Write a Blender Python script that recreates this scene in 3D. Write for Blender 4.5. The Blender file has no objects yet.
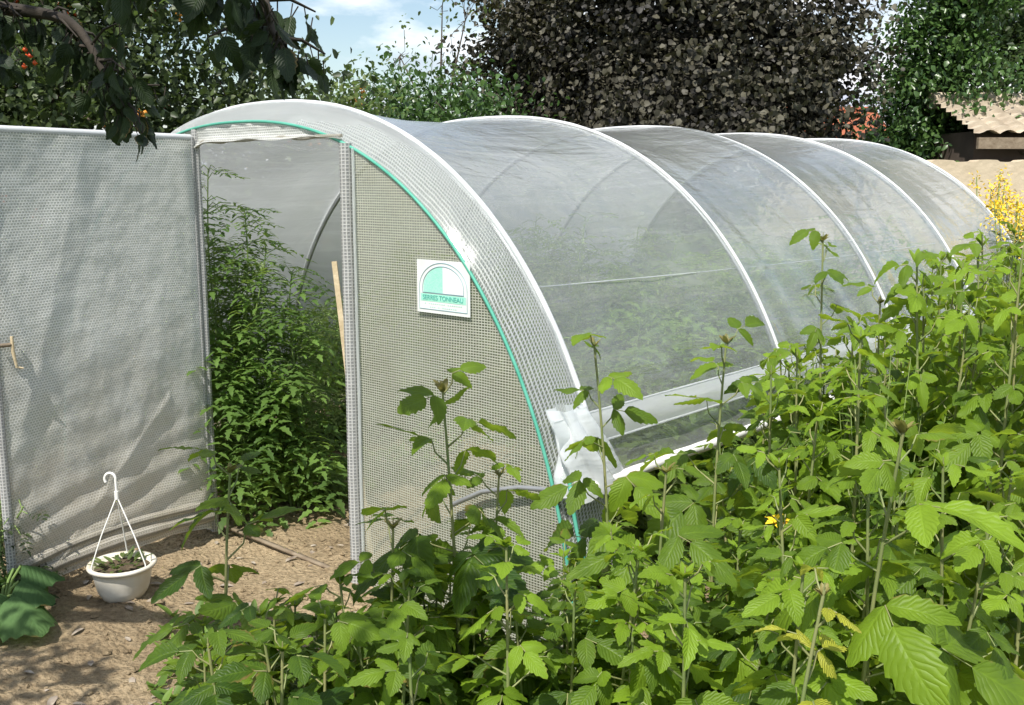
import bpy, math, random
import numpy as np
from mathutils import Vector, noise
rnd = random.Random(7); R = np.random.RandomState(11)
scn = bpy.context.scene
COL = scn.collection
# ------------------------------------------------------------------ camera, world, sun, exposure
CAMP = np.array([3.754, -2.617, 1.6]); YAW = 0.731; PITCH = 0.168; F = 1010.667
cam = bpy.data.cameras.new('camera'); co = bpy.data.objects.new('camera', cam); COL.objects.link(co)
co.location = CAMP; co.rotation_euler = (math.pi/2-PITCH, 0, YAW)
cam.lens = F/1024*36; cam.sensor_width = 36; cam.clip_end = 500; cam.clip_start = 0.05
scn.camera = co
SD = Vector((0.36, -1.0, 0)).normalized(); EL = math.radians(56)
SUN = Vector((SD.x*math.cos(EL), SD.y*math.cos(EL), math.sin(EL)))
w = bpy.data.worlds.new('World'); scn.world = w; w.use_nodes = True
nt = w.node_tree; nt.nodes.clear()
out = nt.nodes.new('ShaderNodeOutputWorld'); bg = nt.nodes.new('ShaderNodeBackground')
sky = nt.nodes.new('ShaderNodeTexSky'); sky.sky_type = 'NISHITA'; sky.sun_disc = False
sky.sun_elevation = EL; sky.sun_rotation = math.atan2(SUN.x, SUN.y); sky.air_density = 1.2; sky.dust_density = 0.6
tc = nt.nodes.new('ShaderNodeTexCoord'); mp = nt.nodes.new('ShaderNodeMapping'); mp.inputs['Scale'].default_value = (1, 1, 2.6)
mp.inputs['Location'].default_value = (2.3, 0.45, 0.3)
ns = nt.nodes.new('ShaderNodeTexNoise'); ns.inputs['Scale'].default_value = 3.4; ns.inputs['Detail'].default_value = 8; ns.inputs['Roughness'].default_value = 0.55
rp = nt.nodes.new('ShaderNodeValToRGB'); rp.color_ramp.elements[0].position = 0.46; rp.color_ramp.elements[1].position = 0.60
n2 = nt.nodes.new('ShaderNodeTexNoise'); n2.inputs['Scale'].default_value = 6; n2.inputs['Detail'].default_value = 6
r2 = nt.nodes.new('ShaderNodeValToRGB'); r2.color_ramp.elements[0].color = (5.2, 5.5, 6.6, 1); r2.color_ramp.elements[1].color = (10.5, 10.5, 10.5, 1)
r2.color_ramp.elements[0].position = 0.38; r2.color_ramp.elements[1].position = 0.58
mx = nt.nodes.new('ShaderNodeMix'); mx.data_type = 'RGBA'
L = nt.links.new
L(tc.outputs['Generated'], mp.inputs['Vector']); L(mp.outputs[0], ns.inputs['Vector']); L(mp.outputs[0], n2.inputs['Vector'])
L(ns.outputs['Fac'], rp.inputs['Fac']); L(n2.outputs['Fac'], r2.inputs['Fac']); L(rp.outputs['Color'], mx.inputs['Factor'])
L(sky.outputs['Color'], mx.inputs[6]); L(r2.outputs['Color'], mx.inputs[7]); L(mx.outputs[2], bg.inputs['Color'])
bg.inputs['Strength'].default_value = 0.10; L(bg.outputs[0], out.inputs['Surface'])
sl = bpy.data.lights.new('sun', 'SUN'); sl.energy = 4.6; sl.angle = math.radians(0.55); sl.color = (1.0, 0.955, 0.88)
so = bpy.data.objects.new('sun', sl); COL.objects.link(so); so.rotation_euler = SUN.to_track_quat('Z', 'Y').to_euler()
scn.view_settings.view_transform = 'Standard'; scn.view_settings.look = 'None'
scn.view_settings.exposure = 0.55; scn.view_settings.gamma = 1
scn.cycles.transparent_max_bounces = 24; scn.cycles.max_bounces = 10
# ------------------------------------------------------------------ helpers
FWD = np.array([-math.sin(YAW), math.cos(YAW)]); RGT = np.array([math.cos(YAW), math.sin(YAW)])
def at(px, D):
    """ground position seen in picture column px at distance D ahead of the camera"""
    r = (px-512)/F/math.cos(PITCH)
    p = CAMP[:2] + D*FWD + D*r*RGT
    return float(p[0]), float(p[1])
def zat(py, D):
    return 1.6 + D*math.tan(math.atan((352.5-py)/F)-PITCH)
class MB:
    def __init__(s): s.V = []; s.F4 = []; s.F3 = []; s.UV = []; s.T = []; s.n = 0
    def add(s, V, faces, uv=None, tint=0.5):
        V = np.asarray(V, float); k = len(V)
        fa = np.asarray(faces, int)
        (s.F4 if fa.shape[1] == 4 else s.F3).append(fa + s.n)
        s.V.append(V); s.UV.append(np.zeros((k, 2)) if uv is None else np.asarray(uv, float))
        s.T.append(np.broadcast_to(np.asarray(tint, float), (k,)).copy()); s.n += k
        return s
    def mesh(s, name, mat, smooth=True):
        me = bpy.data.meshes.new(name); V = np.concatenate(s.V)
        q = np.concatenate(s.F4) if s.F4 else np.zeros((0, 4), int); t = np.concatenate(s.F3) if s.F3 else np.zeros((0, 3), int)
        idx = np.concatenate([q.ravel(), t.ravel()]); nf = len(q)+len(t)
        me.vertices.add(len(V)); me.vertices.foreach_set('co', V.ravel().astype(np.float32))
        me.loops.add(len(idx)); me.loops.foreach_set('vertex_index', idx.astype(np.int32))
        st = np.concatenate([np.arange(len(q))*4, len(q)*4+np.arange(len(t))*3]).astype(np.int32)
        me.polygons.add(nf); me.polygons.foreach_set('loop_start', st)
        uv = np.concatenate(s.UV)[idx]; ul = me.uv_layers.new(name='UVMap'); ul.data.foreach_set('uv', uv.ravel().astype(np.float32))
        a = me.attributes.new('tint', 'FLOAT', 'POINT'); a.data.foreach_set('value', np.concatenate(s.T).astype(np.float32))
        me.update(calc_edges=True); me.validate()
        me.polygons.foreach_set('use_smooth', [smooth]*len(me.polygons))
        if mat: me.materials.append(mat)
        return me
    def build(s, name, mat, parent=None, smooth=True):
        o = bpy.data.objects.new(name, s.mesh(name, mat, smooth)); COL.objects.link(o)
        if parent: o.parent = parent
        return o
def tube(mb, pts, rad, seg=8, cap=True, uvs=1.0, tint=0.5):
    P = np.asarray(pts, float); n = len(P); rad = np.broadcast_to(np.asarray(rad, float), (n,))
    T = np.gradient(P, axis=0); T /= np.linalg.norm(T, axis=1)[:, None]+1e-9
    up = np.array([0, 0, 1.0]) if abs(T[0][2]) < .9 else np.array([1.0, 0, 0])
    V = []; UV = []; l = 0; A = np.cross(up, T[0]); A /= np.linalg.norm(A)
    for i in range(n):
        A = A - T[i]*(A@T[i]); A /= np.linalg.norm(A)+1e-9; B = np.cross(T[i], A)
        if i: l += np.linalg.norm(P[i]-P[i-1])
        for k in range(seg):
            a = 2*math.pi*k/seg
            V.append(P[i] + rad[i]*(math.cos(a)*A+math.sin(a)*B)); UV.append((l*uvs, k/seg*uvs*0.1))
    f = [(i*seg+k, i*seg+(k+1) % seg, (i+1)*seg+(k+1) % seg, (i+1)*seg+k) for i in range(n-1) for k in range(seg)]
    mb.add(V, f, UV, tint)
    if cap:
        for i in (0, n-1):
            c = np.vstack([P[i][None], np.array(V[i*seg:(i+1)*seg])])
            ff = [(0, 1+k, 1+(k+1) % seg) for k in range(seg)]
            if i == 0: ff = [(a, c_, b) for a, b, c_ in ff]
            mb.add(c, ff, None, tint)
    return mb
def lathe(mb, prof, seg=32, center=(0, 0, 0)):
    V = []; n = len(prof)
    for r, z in prof:
        for k in range(seg):
            a = 2*math.pi*k/seg; V.append((center[0]+r*math.cos(a), center[1]+r*math.sin(a), center[2]+z))
    f = [(i*seg+k, i*seg+(k+1) % seg, (i+1)*seg+(k+1) % seg, (i+1)*seg+k) for i in range(n-1) for k in range(seg)]
    return mb.add(V, f)
def box(mb, c, s, rz=0, tilt=None):
    c = np.array(c, float); V = []
    for x in (-.5, .5):
        for y in (-.5, .5):
            for z in (-.5, .5):
                v = np.array([x*s[0], y*s[1], z*s[2]]); ca, sa = math.cos(rz), math.sin(rz)
                V.append(c + [v[0]*ca-v[1]*sa, v[0]*sa+v[1]*ca, v[2]])
    return mb.add(V, [(0, 1, 3, 2), (4, 6, 7, 5), (0, 4, 5, 1), (2, 3, 7, 6), (0, 2, 6, 4), (1, 5, 7, 3)])
def grid(mb, fn, nu, nv, uvfn=None, tint=0.5):
    V = []; UV = []
    for i in range(nu+1):
        for j in range(nv+1):
            u, v = i/nu, j/nv; V.append(fn(u, v)); UV.append(uvfn(u, v) if uvfn else (u, v))
    f = [(i*(nv+1)+j, (i+1)*(nv+1)+j, (i+1)*(nv+1)+j+1, i*(nv+1)+j+1) for i in range(nu) for j in range(nv)]
    return mb.add(V, f, UV, tint)
def tag(o, label=None, cat=None, group=None, kind=None):
    if label: o['label'] = label
    if cat: o['category'] = cat
    if group: o['group'] = group
    if kind: o['kind'] = kind
    return o
def thing(name, label, cat, loc=(0, 0, 0), group=None):
    o = bpy.data.objects.new(name, None); COL.objects.link(o); o.location = loc; o.empty_display_size = .1
    return tag(o, label, cat, group)
def N3(x, y, z=0, s=1.0): return noise.noise(Vector((x*s, y*s, z*s)))
# ------------------------------------------------------------------ materials
def newmat(name):
    m = bpy.data.materials.new(name); m.use_nodes = True; t = m.node_tree; t.nodes.clear()
    o = t.nodes.new('ShaderNodeOutputMaterial'); return m, t, o
def node(t, ty, **k):
    n = t.nodes.new(ty)
    for a, b in k.items():
        if a.startswith('i_'): n.inputs[a[2:].replace('_', ' ')].default_value = b
        else: setattr(n, a, b)
    return n
def math_(t, op, a, b=None, c=None):
    n = t.nodes.new('ShaderNodeMath'); n.operation = op
    for i, v in enumerate((a, b, c)):
        if v is None: continue
        if isinstance(v, (int, float)): n.inputs[i].default_value = v
        else: t.links.new(v, n.inputs[i])
    return n.outputs[0]
def ramp(t, fac, stops):
    r = t.nodes.new('ShaderNodeValToRGB'); e = r.color_ramp.elements
    while len(e) < len(stops): e.new(0.5)
    for i, (p, c) in enumerate(stops): e[i].position = p; e[i].color = (*c, 1) if len(c) == 3 else c
    t.links.new(fac, r.inputs['Fac']); return r.outputs['Color']
def mixrgb(t, f, a, b, mode='MIX'):
    n = t.nodes.new('ShaderNodeMix'); n.data_type = 'RGBA'; n.blend_type = mode
    for s, v in ((n.inputs['Factor'], f), (n.inputs[6], a), (n.inputs[7], b)):
        if isinstance(v, (int, float)): s.default_value = v
        elif isinstance(v, tuple): s.default_value = (*v, 1)
        else: t.links.new(v, s)
    return n.outputs[2]
def solid(name, c1, c2=None, scale=8, rough=0.6, bump=0.0, bscale=40, spec=0.4, metal=0.0, coord='Object'):
    m, t, o = newmat(name); p = node(t, 'ShaderNodeBsdfPrincipled'); tcn = node(t, 'ShaderNodeTexCoord')
    n = node(t, 'ShaderNodeTexNoise', i_Scale=scale, i_Detail=6.0); t.links.new(tcn.outputs[coord], n.inputs['Vector'])
    col = ramp(t, n.outputs['Fac'], [(0.3, c1), (0.7, c2 or c1)]); t.links.new(col, p.inputs['Base Color'])
    p.inputs['Roughness'].default_value = rough; p.inputs['Specular IOR Level'].default_value = spec; p.inputs['Metallic'].default_value = metal
    if bump:
        n2 = node(t, 'ShaderNodeTexNoise', i_Scale=bscale, i_Detail=5.0); t.links.new(tcn.outputs[coord], n2.inputs['Vector'])
        b = node(t, 'ShaderNodeBump', i_Strength=bump, i_Distance=0.01); t.links.new(n2.outputs['Fac'], b.inputs['Height']); t.links.new(b.outputs[0], p.inputs['Normal'])
    t.links.new(p.outputs[0], o.inputs['Surface']); return m
def leafmat(name, dark, light, trans, under=None, veins=0.0, rough=0.42, spec=0.35, tfac=0.42, holes=0.0):
    """two-sided leaf: tint attribute picks a colour between dark and light, corrugated side veins as bump"""
    m, t, o = newmat(name); lk = t.links.new
    at_ = node(t, 'ShaderNodeAttribute', attribute_name='tint'); tcn = node(t, 'ShaderNodeTexCoord')
    n = node(t, 'ShaderNodeTexNoise', i_Scale=22.0, i_Detail=3.0); lk(tcn.outputs['Object'], n.inputs['Vector'])
    f = math_(t, 'ADD', at_.outputs['Fac'], math_(t, 'MULTIPLY', math_(t, 'SUBTRACT', n.outputs['Fac'], 0.5), 0.55))
    col = ramp(t, f, [(0.05, dark), (0.85, light), (1.0, tuple(min(1, c*1.25) for c in light))])
    tcol = ramp(t, f, [(0.05, tuple(c*.6 for c in trans)), (0.9, trans)])
    p = node(t, 'ShaderNodeBsdfPrincipled', i_Roughness=rough); p.inputs['Specular IOR Level'].default_value = spec
    tr = node(t, 'ShaderNodeBsdfTranslucent'); ms = node(t, 'ShaderNodeMixShader'); ms.inputs['Fac'].default_value = tfac
    nrm = None
    if veins:
        sx = node(t, 'ShaderNodeSeparateXYZ'); lk(tcn.outputs['UV'], sx.inputs[0])
        av = math_(t, 'ABSOLUTE', math_(t, 'SUBTRACT', sx.outputs['Y'], 0.5))
        ph = math_(t, 'SUBTRACT', sx.outputs['X'], math_(t, 'MULTIPLY', av, 0.55))
        wv = math_(t, 'ABSOLUTE', math_(t, 'SINE', math_(t, 'MULTIPLY', ph, 31.0)))
        mid = math_(t, 'MINIMUM', math_(t, 'MULTIPLY', av, 14.0), 1.0)
        hh = math_(t, 'MULTIPLY', math_(t, 'POWER', wv, 0.6), mid)
        b = node(t, 'ShaderNodeBump', i_Strength=veins, i_Distance=0.004); lk(hh, b.inputs['Height']); nrm = b.outputs[0]
        lk(nrm, p.inputs['Normal'])
        vein = math_(t, 'SUBTRACT', 1.0, hh); col = mixrgb(t, math_(t, 'MULTIPLY', math_(t, 'POWER', vein, 3.0), 0.22), col, tuple(min(1, c*1.8) for c in light))
        nb = node(t, 'ShaderNodeTexNoise', i_Scale=9.0, i_Detail=4.0); lk(tcn.outputs['Object'], nb.inputs['Vector'])
        edge = math_(t, 'ADD', math_(t, 'MULTIPLY', av, 1.0), math_(t, 'MULTIPLY', nb.outputs['Fac'], 1.3))
        col = mixrgb(t, math_(t, 'MINIMUM', math_(t, 'MAXIMUM', math_(t, 'MULTIPLY', math_(t, 'SUBTRACT', edge, 1.24), 9.0), 0.0), .85), col, (.20, .13, .045))
    if under:
        g = node(t, 'ShaderNodeNewGeometry'); col = mixrgb(t, math_(t, 'MULTIPLY', g.outputs['Backfacing'], 0.8), col, under)
    lk(col, p.inputs['Base Color']); lk(tcol, tr.inputs['Color']); lk(p.outputs[0], ms.inputs[1]); lk(tr.outputs[0], ms.inputs[2])
    lk(ms.outputs[0], o.inputs['Surface']); return m
M = {}
M['white'] = solid('white_plastic', (.74, .73, .69), (.80, .79, .76), 5, .4)
M['pot'] = solid('pot_plastic', (.52, .47, .37), (.76, .73, .66), 7, .45, .1, 30)
M['hoop'] = solid('white_hoop', (.50, .52, .53), (.66, .67, .67), 6, .35)
M['green_trim'] = solid('green_trim', (.05, .30, .21), (.11, .40, .30), 12, .5)
M['steel'] = solid('galvanised_steel', (.30, .31, .32), (.42, .43, .44), 12, .4, metal=.6)
M['wood'] = solid('weathered_wood', (.45, .36, .22), (.60, .50, .34), 20, .8, .3, 60)
M['darkwood'] = solid('grey_wood', (.16, .12, .08), (.26, .21, .15), 18, .85, .4, 60)
M['bark'] = solid('bark', (.05, .04, .03), (.13, .105, .08), 14, .9, .8, 30)
M['cane'] = solid('green_cane', (.13, .19, .06), (.28, .26, .12), 9, .55)
M['canered'] = solid('young_green_stem', (.20, .28, .08), (.30, .36, .13), 9, .5)
M['tomstem'] = solid('tomato_stem', (.12, .20, .05), (.22, .30, .09), 9, .6)
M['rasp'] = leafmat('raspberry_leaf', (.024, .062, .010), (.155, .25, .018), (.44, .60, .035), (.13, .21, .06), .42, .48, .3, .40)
M['bud'] = leafmat('reddish_tip_leaf', (.11, .12, .04), (.25, .22, .08), (.3, .28, .06), None, 0, .5)
M['yleaf'] = leafmat('yellowing_leaf', (.30, .36, .03), (.50, .50, .06), (.6, .65, .08), None, .7)
M['fine'] = leafmat('weed_leaf', (.06, .13, .02), (.17, .27, .05), (.35, .5, .08), None, 0, .5)
M['tomato'] = leafmat('tomato_leaf', (.034, .078, .022), (.13, .225, .05), (.34, .50, .08), None, 0, .5, .3)
M['purple'] = leafmat('dark_bronze_leaf', (.022, .020, .016), (.105, .098, .068), (.06, .06, .02), None, 0, .55, .35, .22)
M['orchard'] = leafmat('orchard_leaf', (.022, .038, .014), (.075, .105, .035), (.13, .20, .04), None, 0, .45, .4, .3)
M['holly'] = leafmat('glossy_green_leaf', (.018, .050, .014), (.075, .14, .035), (.10, .20, .04), None, 0, .33, .5, .25)
M['hedge'] = leafmat('light_green_leaf', (.05, .085, .025), (.15, .20, .06), (.22, .32, .08), None, 0, .5)
M['far'] = leafmat('far_dark_leaf', (.025, .045, .018), (.07, .10, .035), (.10, .16, .04), None, 0, .5)
M['berry'] = solid('red_berry', (.50, .035, .012), (.62, .12, .02), 20, .3)
M['oberry'] = solid('orange_berry', (.62, .24, .04), (.70, .34, .06), 20, .35)
M['yellow'] = solid('yellow_petal', (.75, .48, .02), (.85, .60, .03), 20, .6)
M['potsoil'] = solid('dark_soil', (.05, .035, .02), (.12, .09, .055), 60, .95, 1, 80)
M['sticker'] = solid('sticker_white', (.64, .67, .65), (.74, .76, .74), 20, .4)
M['teal'] = solid('sticker_teal', (.24, .66, .50), (.42, .76, .62), 320, .5)
M['tealdark'] = solid('sticker_dark_teal', (.06, .34, .30), (.08, .38, .33), 20, .5)
M['slate'] = solid('sticker_slate', (.20, .36, .42), (.24, .40, .46), 20, .5)
M['palepink'] = solid('sticker_pale', (.74, .70, .71), (.80, .77, .78), 200, .5)
M['gwall'] = solid('rough_plaster', (.46, .37, .26), (.60, .50, .37), 3, .95, 1, 14)
M['hwall'] = solid('dark_render', (.075, .055, .045), (.12, .09, .07), 4, .9)
M['tile'] = solid('pale_tile', (.34, .28, .21), (.50, .43, .33), 6, .85, .4, 20)
M['redtile'] = solid('red_tile', (.26, .07, .035), (.36, .12, .06), 6, .85)
M['bigleaf'] = leafmat('broad_leaf', (.045, .10, .035), (.11, .20, .07), (.18, .32, .06), None, .5, .7, .15)
def soilmat():
    m, t, o = newmat('dry_soil'); lk = t.links.new; p = node(t, 'ShaderNodeBsdfPrincipled', i_Roughness=.95); p.inputs['Specular IOR Level'].default_value = .15
    tcn = node(t, 'ShaderNodeTexCoord')
    a = node(t, 'ShaderNodeTexNoise', i_Scale=1.6, i_Detail=6.0); b = node(t, 'ShaderNodeTexNoise', i_Scale=38.0, i_Detail=9.0, i_Roughness=.7)
    v = node(t, 'ShaderNodeTexVoronoi', i_Scale=55.0)
    for n in (a, b, v): lk(tcn.outputs['Object'], n.inputs['Vector'])
    c1 = ramp(t, a.outputs['Fac'], [(.3, (.30, .225, .135)), (.6, (.48, .375, .235))])
    c2 = ramp(t, b.outputs['Fac'], [(.28, (.50, .47, .44)), (.60, (1.0, 1.0, 1.0))])
    c = mixrgb(t, 1.0, c1, c2, 'MULTIPLY')
    sp = node(t, 'ShaderNodeVectorMath', operation='DISTANCE'); lk(tcn.outputs['Object'], sp.inputs[0]); sp.inputs[1].default_value = (1.1, .9, 0)
    gr = ramp(t, b.outputs['Fac'], [(.3, (.045, .075, .02)), (.7, (.12, .17, .05))])
    fg = math_(t, 'MINIMUM', math_(t, 'MAXIMUM', math_(t, 'ADD', math_(t, 'MULTIPLY', math_(t, 'SUBTRACT', sp.outputs['Value'], 3.2), 2.0), math_(t, 'MULTIPLY', math_(t, 'SUBTRACT', a.outputs['Fac'], .5), 2.0)), 0.0), 1.0)
    c = mixrgb(t, fg, c, gr); lk(c, p.inputs['Base Color'])
    h = math_(t, 'ADD', math_(t, 'MULTIPLY', b.outputs['Fac'], 1.0), math_(t, 'MULTIPLY', v.outputs['Distance'], -.5))
    bp = node(t, 'ShaderNodeBump', i_Strength=1.0, i_Distance=.03); lk(h, bp.inputs['Height']); lk(bp.outputs[0], p.inputs['Normal'])
    lk(p.outputs[0], o.inputs['Surface']); return m
M['soil'] = soilmat()
def filmmat(name, op, streak=1.0, gloss=1.0, farbright=0.0, tint=(.93, .95, .94), white=(.85, .88, .89), dirt=0.0):
    """thin greenhouse polythene: clear fraction + milky scattering fraction + sheen, with fine wrinkles"""
    m, t, o = newmat(name); lk = t.links.new; tcn = node(t, 'ShaderNodeTexCoord')
    mpn = node(t, 'ShaderNodeMapping'); mpn.inputs['Scale'].default_value = (1.0, 6.0, 1.0); lk(tcn.outputs['UV'], mpn.inputs['Vector'])
    n1 = node(t, 'ShaderNodeTexNoise', i_Scale=1.3, i_Detail=5.0, i_Distortion=.4); lk(mpn.outputs[0], n1.inputs['Vector'])
    n2 = node(t, 'ShaderNodeTexNoise', i_Scale=2.2, i_Detail=4.0); lk(tcn.outputs['UV'], n2.inputs['Vector'])
    n3 = node(t, 'ShaderNodeTexNoise', i_Scale=9.0, i_Detail=6.0, i_Distortion=.6); lk(tcn.outputs['UV'], n3.inputs['Vector'])
    crease = math_(t, 'POWER', math_(t, 'SUBTRACT', 1.0, math_(t, 'MINIMUM', math_(t, 'ABSOLUTE', math_(t, 'MULTIPLY', math_(t, 'SUBTRACT', n1.outputs['Fac'], .5), 9.0)), 1.0)), 3.0)
    lw = node(t, 'ShaderNodeLayerWeight', i_Blend=.22)
    fac = math_(t, 'ADD', op, math_(t, 'MULTIPLY', lw.outputs['Facing'], .62))
    fac = math_(t, 'ADD', fac, math_(t, 'MULTIPLY', math_(t, 'SUBTRACT', n2.outputs['Fac'], .5), .22*streak))
    fac = math_(t, 'ADD', fac, math_(t, 'MULTIPLY', crease, .05*streak))
    if farbright:   # extra milkiness on the far side brightens it in place of light
        su = node(t, 'ShaderNodeSeparateXYZ'); lk(tcn.outputs['UV'], su.inputs[0])
        fg = math_(t, 'MINIMUM', math_(t, 'MAXIMUM', math_(t, 'MULTIPLY', math_(t, 'SUBTRACT', su.outputs['Y'], 3.0), 1.2), 0.0), 1.0)
        fac = math_(t, 'ADD', fac, math_(t, 'MULTIPLY', fg, farbright))
    fac = math_(t, 'MINIMUM', math_(t, 'MAXIMUM', fac, .05), .97)
    h = math_(t, 'ADD', math_(t, 'MULTIPLY', n1.outputs['Fac'], 1.0), math_(t, 'MULTIPLY', n3.outputs['Fac'], .35))
    bp = node(t, 'ShaderNodeBump', i_Strength=.5*streak, i_Distance=.03); lk(h, bp.inputs['Height'])
    tp = node(t, 'ShaderNodeBsdfTransparent'); tp.inputs['Color'].default_value = (*tint, 1)
    df = node(t, 'ShaderNodeBsdfDiffuse'); tl = node(t, 'ShaderNodeBsdfTranslucent'); gl = node(t, 'ShaderNodeBsdfGlossy', i_Roughness=.16)
    wc = mixrgb(t, math_(t, 'MULTIPLY', n3.outputs['Fac'], dirt), white, (.42, .38, .26))
    lk(wc, df.inputs['Color']); lk(wc, tl.inputs['Color']); gl.inputs['Color'].default_value = (.9, .9, .9, 1)
    for s in (df, gl): lk(bp.outputs[0], s.inputs['Normal'])
    a = node(t, 'ShaderNodeMixShader'); a.inputs[0].default_value = .52; lk(df.outputs[0], a.inputs[1]); lk(tl.outputs[0], a.inputs[2])
    rf = node(t, 'ShaderNodeBsdfRefraction', i_Roughness=.16, i_IOR=1.12); rf.inputs['Color'].default_value = (*tint, 1)
    tr2 = node(t, 'ShaderNodeMixShader'); tr2.inputs[0].default_value = .30; lk(tp.outputs[0], tr2.inputs[1]); lk(rf.outputs[0], tr2.inputs[2])
    b = node(t, 'ShaderNodeMixShader'); lk(fac, b.inputs[0]); lk(tr2.outputs[0], b.inputs[1]); lk(a.outputs[0], b.inputs[2])
    fr = node(t, 'ShaderNodeLayerWeight', i_Blend=.5); lk(bp.outputs[0], fr.inputs['Normal']); frs = math_(t, 'MULTIPLY_ADD', math_(t, 'POWER', fr.outputs['Facing'], 4.0), .85, .07)
    c = node(t, 'ShaderNodeMixShader'); lk(math_(t, 'MULTIPLY', frs, gloss), c.inputs[0]); lk(b.outputs[0], c.inputs[1]); lk(gl.outputs[0], c.inputs[2])
    lk(c.outputs[0], o.inputs['Surface']); return m
M['film'] = filmmat('clear_polythene', .085, 1.0, 1.0, .40)
M['filmend'] = filmmat('clear_polythene_end', .24, 1.0)
M['hem'] = filmmat('turned_in_polythene', .10, .35, .22)
M['skirt'] = filmmat('folded_polythene', .52, .8)
M['bundle'] = filmmat('bunched_polythene', .78, 1.5)
def weavemat(name, cw, ch, thread, cell, clear, bumpd=.004, dirt=.0, brick=0.0, wide=0.0, lowbrown=0.0):
    """reinforced woven film: raised pale cords in a grid, thinner see-through cells (UV in metres)"""
    m, t, o = newmat(name); lk = t.links.new; tcn = node(t, 'ShaderNodeTexCoord')
    nz = node(t, 'ShaderNodeTexNoise', i_Scale=6.0, i_Detail=4.0); lk(tcn.outputs['UV'], nz.inputs['Vector'])
    nf = node(t, 'ShaderNodeTexNoise', i_Scale=70.0, i_Detail=3.0); lk(tcn.outputs['UV'], nf.inputs['Vector'])
    sx = node(t, 'ShaderNodeSeparateXYZ'); lk(tcn.outputs['UV'], sx.inputs[0])
    wob = math_(t, 'MULTIPLY', math_(t, 'SUBTRACT', nz.outputs['Fac'], .5), 2.2)
    row = math_(t, 'FLOOR', math_(t, 'MULTIPLY', sx.outputs['Y'], 1/ch))
    su = math_(t, 'SINE', math_(t, 'ADD', math_(t, 'ADD', math_(t, 'MULTIPLY', sx.outputs['X'], 2*math.pi/cw), wob), math_(t, 'MULTIPLY', row, math.pi*brick)))
    sv = math_(t, 'SINE', math_(t, 'ADD', math_(t, 'MULTIPLY', sx.outputs['Y'], 2*math.pi/ch), wob))
    hu = math_(t, 'MINIMUM', math_(t, 'MAXIMUM', math_(t, 'MULTIPLY_ADD', su, 1.6, -.35+wide), 0.0), 1.0)
    hv = math_(t, 'MINIMUM', math_(t, 'MAXIMUM', math_(t, 'MULTIPLY_ADD', sv, 1.6, .1), 0.0), 1.0)
    h = math_(t, 'MAXIMUM', hu, hv)
    hc = math_(t, 'MULTIPLY', h, math_(t, 'MULTIPLY_ADD', nf.outputs['Fac'], 1.5, .25))
    hc = math_(t, 'MINIMUM', hc, 1.0)
    col = mixrgb(t, hc, cell, thread)
    col = mixrgb(t, math_(t, 'MULTIPLY', nz.outputs['Fac'], dirt), col, (.30, .25, .13))
    if lowbrown:   # browner towards the bottom
        lowm = math_(t, 'MINIMUM', math_(t, 'MAXIMUM', math_(t, 'MULTIPLY', math_(t, 'SUBTRACT', math_(t, 'MULTIPLY_ADD', nz.outputs['Fac'], .9, .55), sx.outputs['Y']), .9), 0.0), 1.0)
        col = mixrgb(t, math_(t, 'MULTIPLY', lowm, lowbrown), col, (.36, .29, .17))
    bp = node(t, 'ShaderNodeBump', i_Strength=.8, i_Distance=bumpd); lk(math_(t, 'ADD', h, math_(t, 'MULTIPLY', nz.outputs['Fac'], 3.0)), bp.inputs['Height'])
    df = node(t, 'ShaderNodeBsdfPrincipled', i_Roughness=.42); df.inputs['Specular IOR Level'].default_value = .5
    tl = node(t, 'ShaderNodeBsdfTranslucent'); tp = node(t, 'ShaderNodeBsdfTransparent')
    lk(col, df.inputs['Base Color']); lk(col, tl.inputs['Color']); lk(bp.outputs[0], df.inputs['Normal'])
    a = node(t, 'ShaderNodeMixShader'); a.inputs[0].default_value = .38; lk(df.outputs[0], a.inputs[1]); lk(tl.outputs[0], a.inputs[2])
    fc = math_(t, 'MULTIPLY', math_(t, 'SUBTRACT', 1.0, h), clear)
    b = node(t, 'ShaderNodeMixShader'); lk(fc, b.inputs[0]); lk(a.outputs[0], b.inputs[1]); lk(tp.outputs[0], b.inputs[2])
    lk(b.outputs[0], o.inputs['Surface']); return m
M['panel'] = weavemat('woven_film_panel', .0128, .0095, (.65, .67, .58), (.26, .29, .22), .50, dirt=.35, brick=.0)
M['door'] = weavemat('woven_film_door', .0125, .0105, (.88, .89, .87), (.54, .56, .53), .14, .007, .15, brick=1.0, wide=.3, lowbrown=.6)
M['doorlow'] = M['door']
M['band'] = weavemat('woven_film_band', .013, .012, (.55, .57, .56), (.4, .42, .42), .85, dirt=.1)
M['post'] = weavemat('woven_film_post', .013, .0105, (.74, .74, .73), (.40, .41, .42), .1, dirt=.1)
# ------------------------------------------------------------------ ground
def gz(x, y):
    z = .05*N3(x, y, 0, .7) + .028*N3(x, y, 3, 2.3) + .016*N3(x, y, 5, 8) + .011*N3(x, y, 9, 20)
    d = math.exp(-((x-2.15)/.25)**2)*(1 if y > .1 else math.exp(-((y-.1)/.3)**2))
    return z - .01 + .10*d*(1+.6*N3(x, y, 1, 3))
def axis(c0, c1, fine, ext):
    a = list(np.arange(c0, c1+1e-6, fine)); s = fine; lo = []; hi = []; v = c0
    while v > -ext: s *= 1.25; v -= s; lo.append(v)
    s = fine; v = c1
    while v < ext: s *= 1.25; v += s; hi.append(v)
    return lo[::-1]+a+hi
gx = axis(-1.4, 3.0, .024, 160); gy = axis(-2.0, 1.9, .024, 160)
V = [(x, y, gz(x, y)) for x in gx for y in gy]; ny = len(gy)
f = [(i*ny+j, (i+1)*ny+j, (i+1)*ny+j+1, i*ny+j+1) for i in range(len(gx)-1) for j in range(ny-1)]
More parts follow.
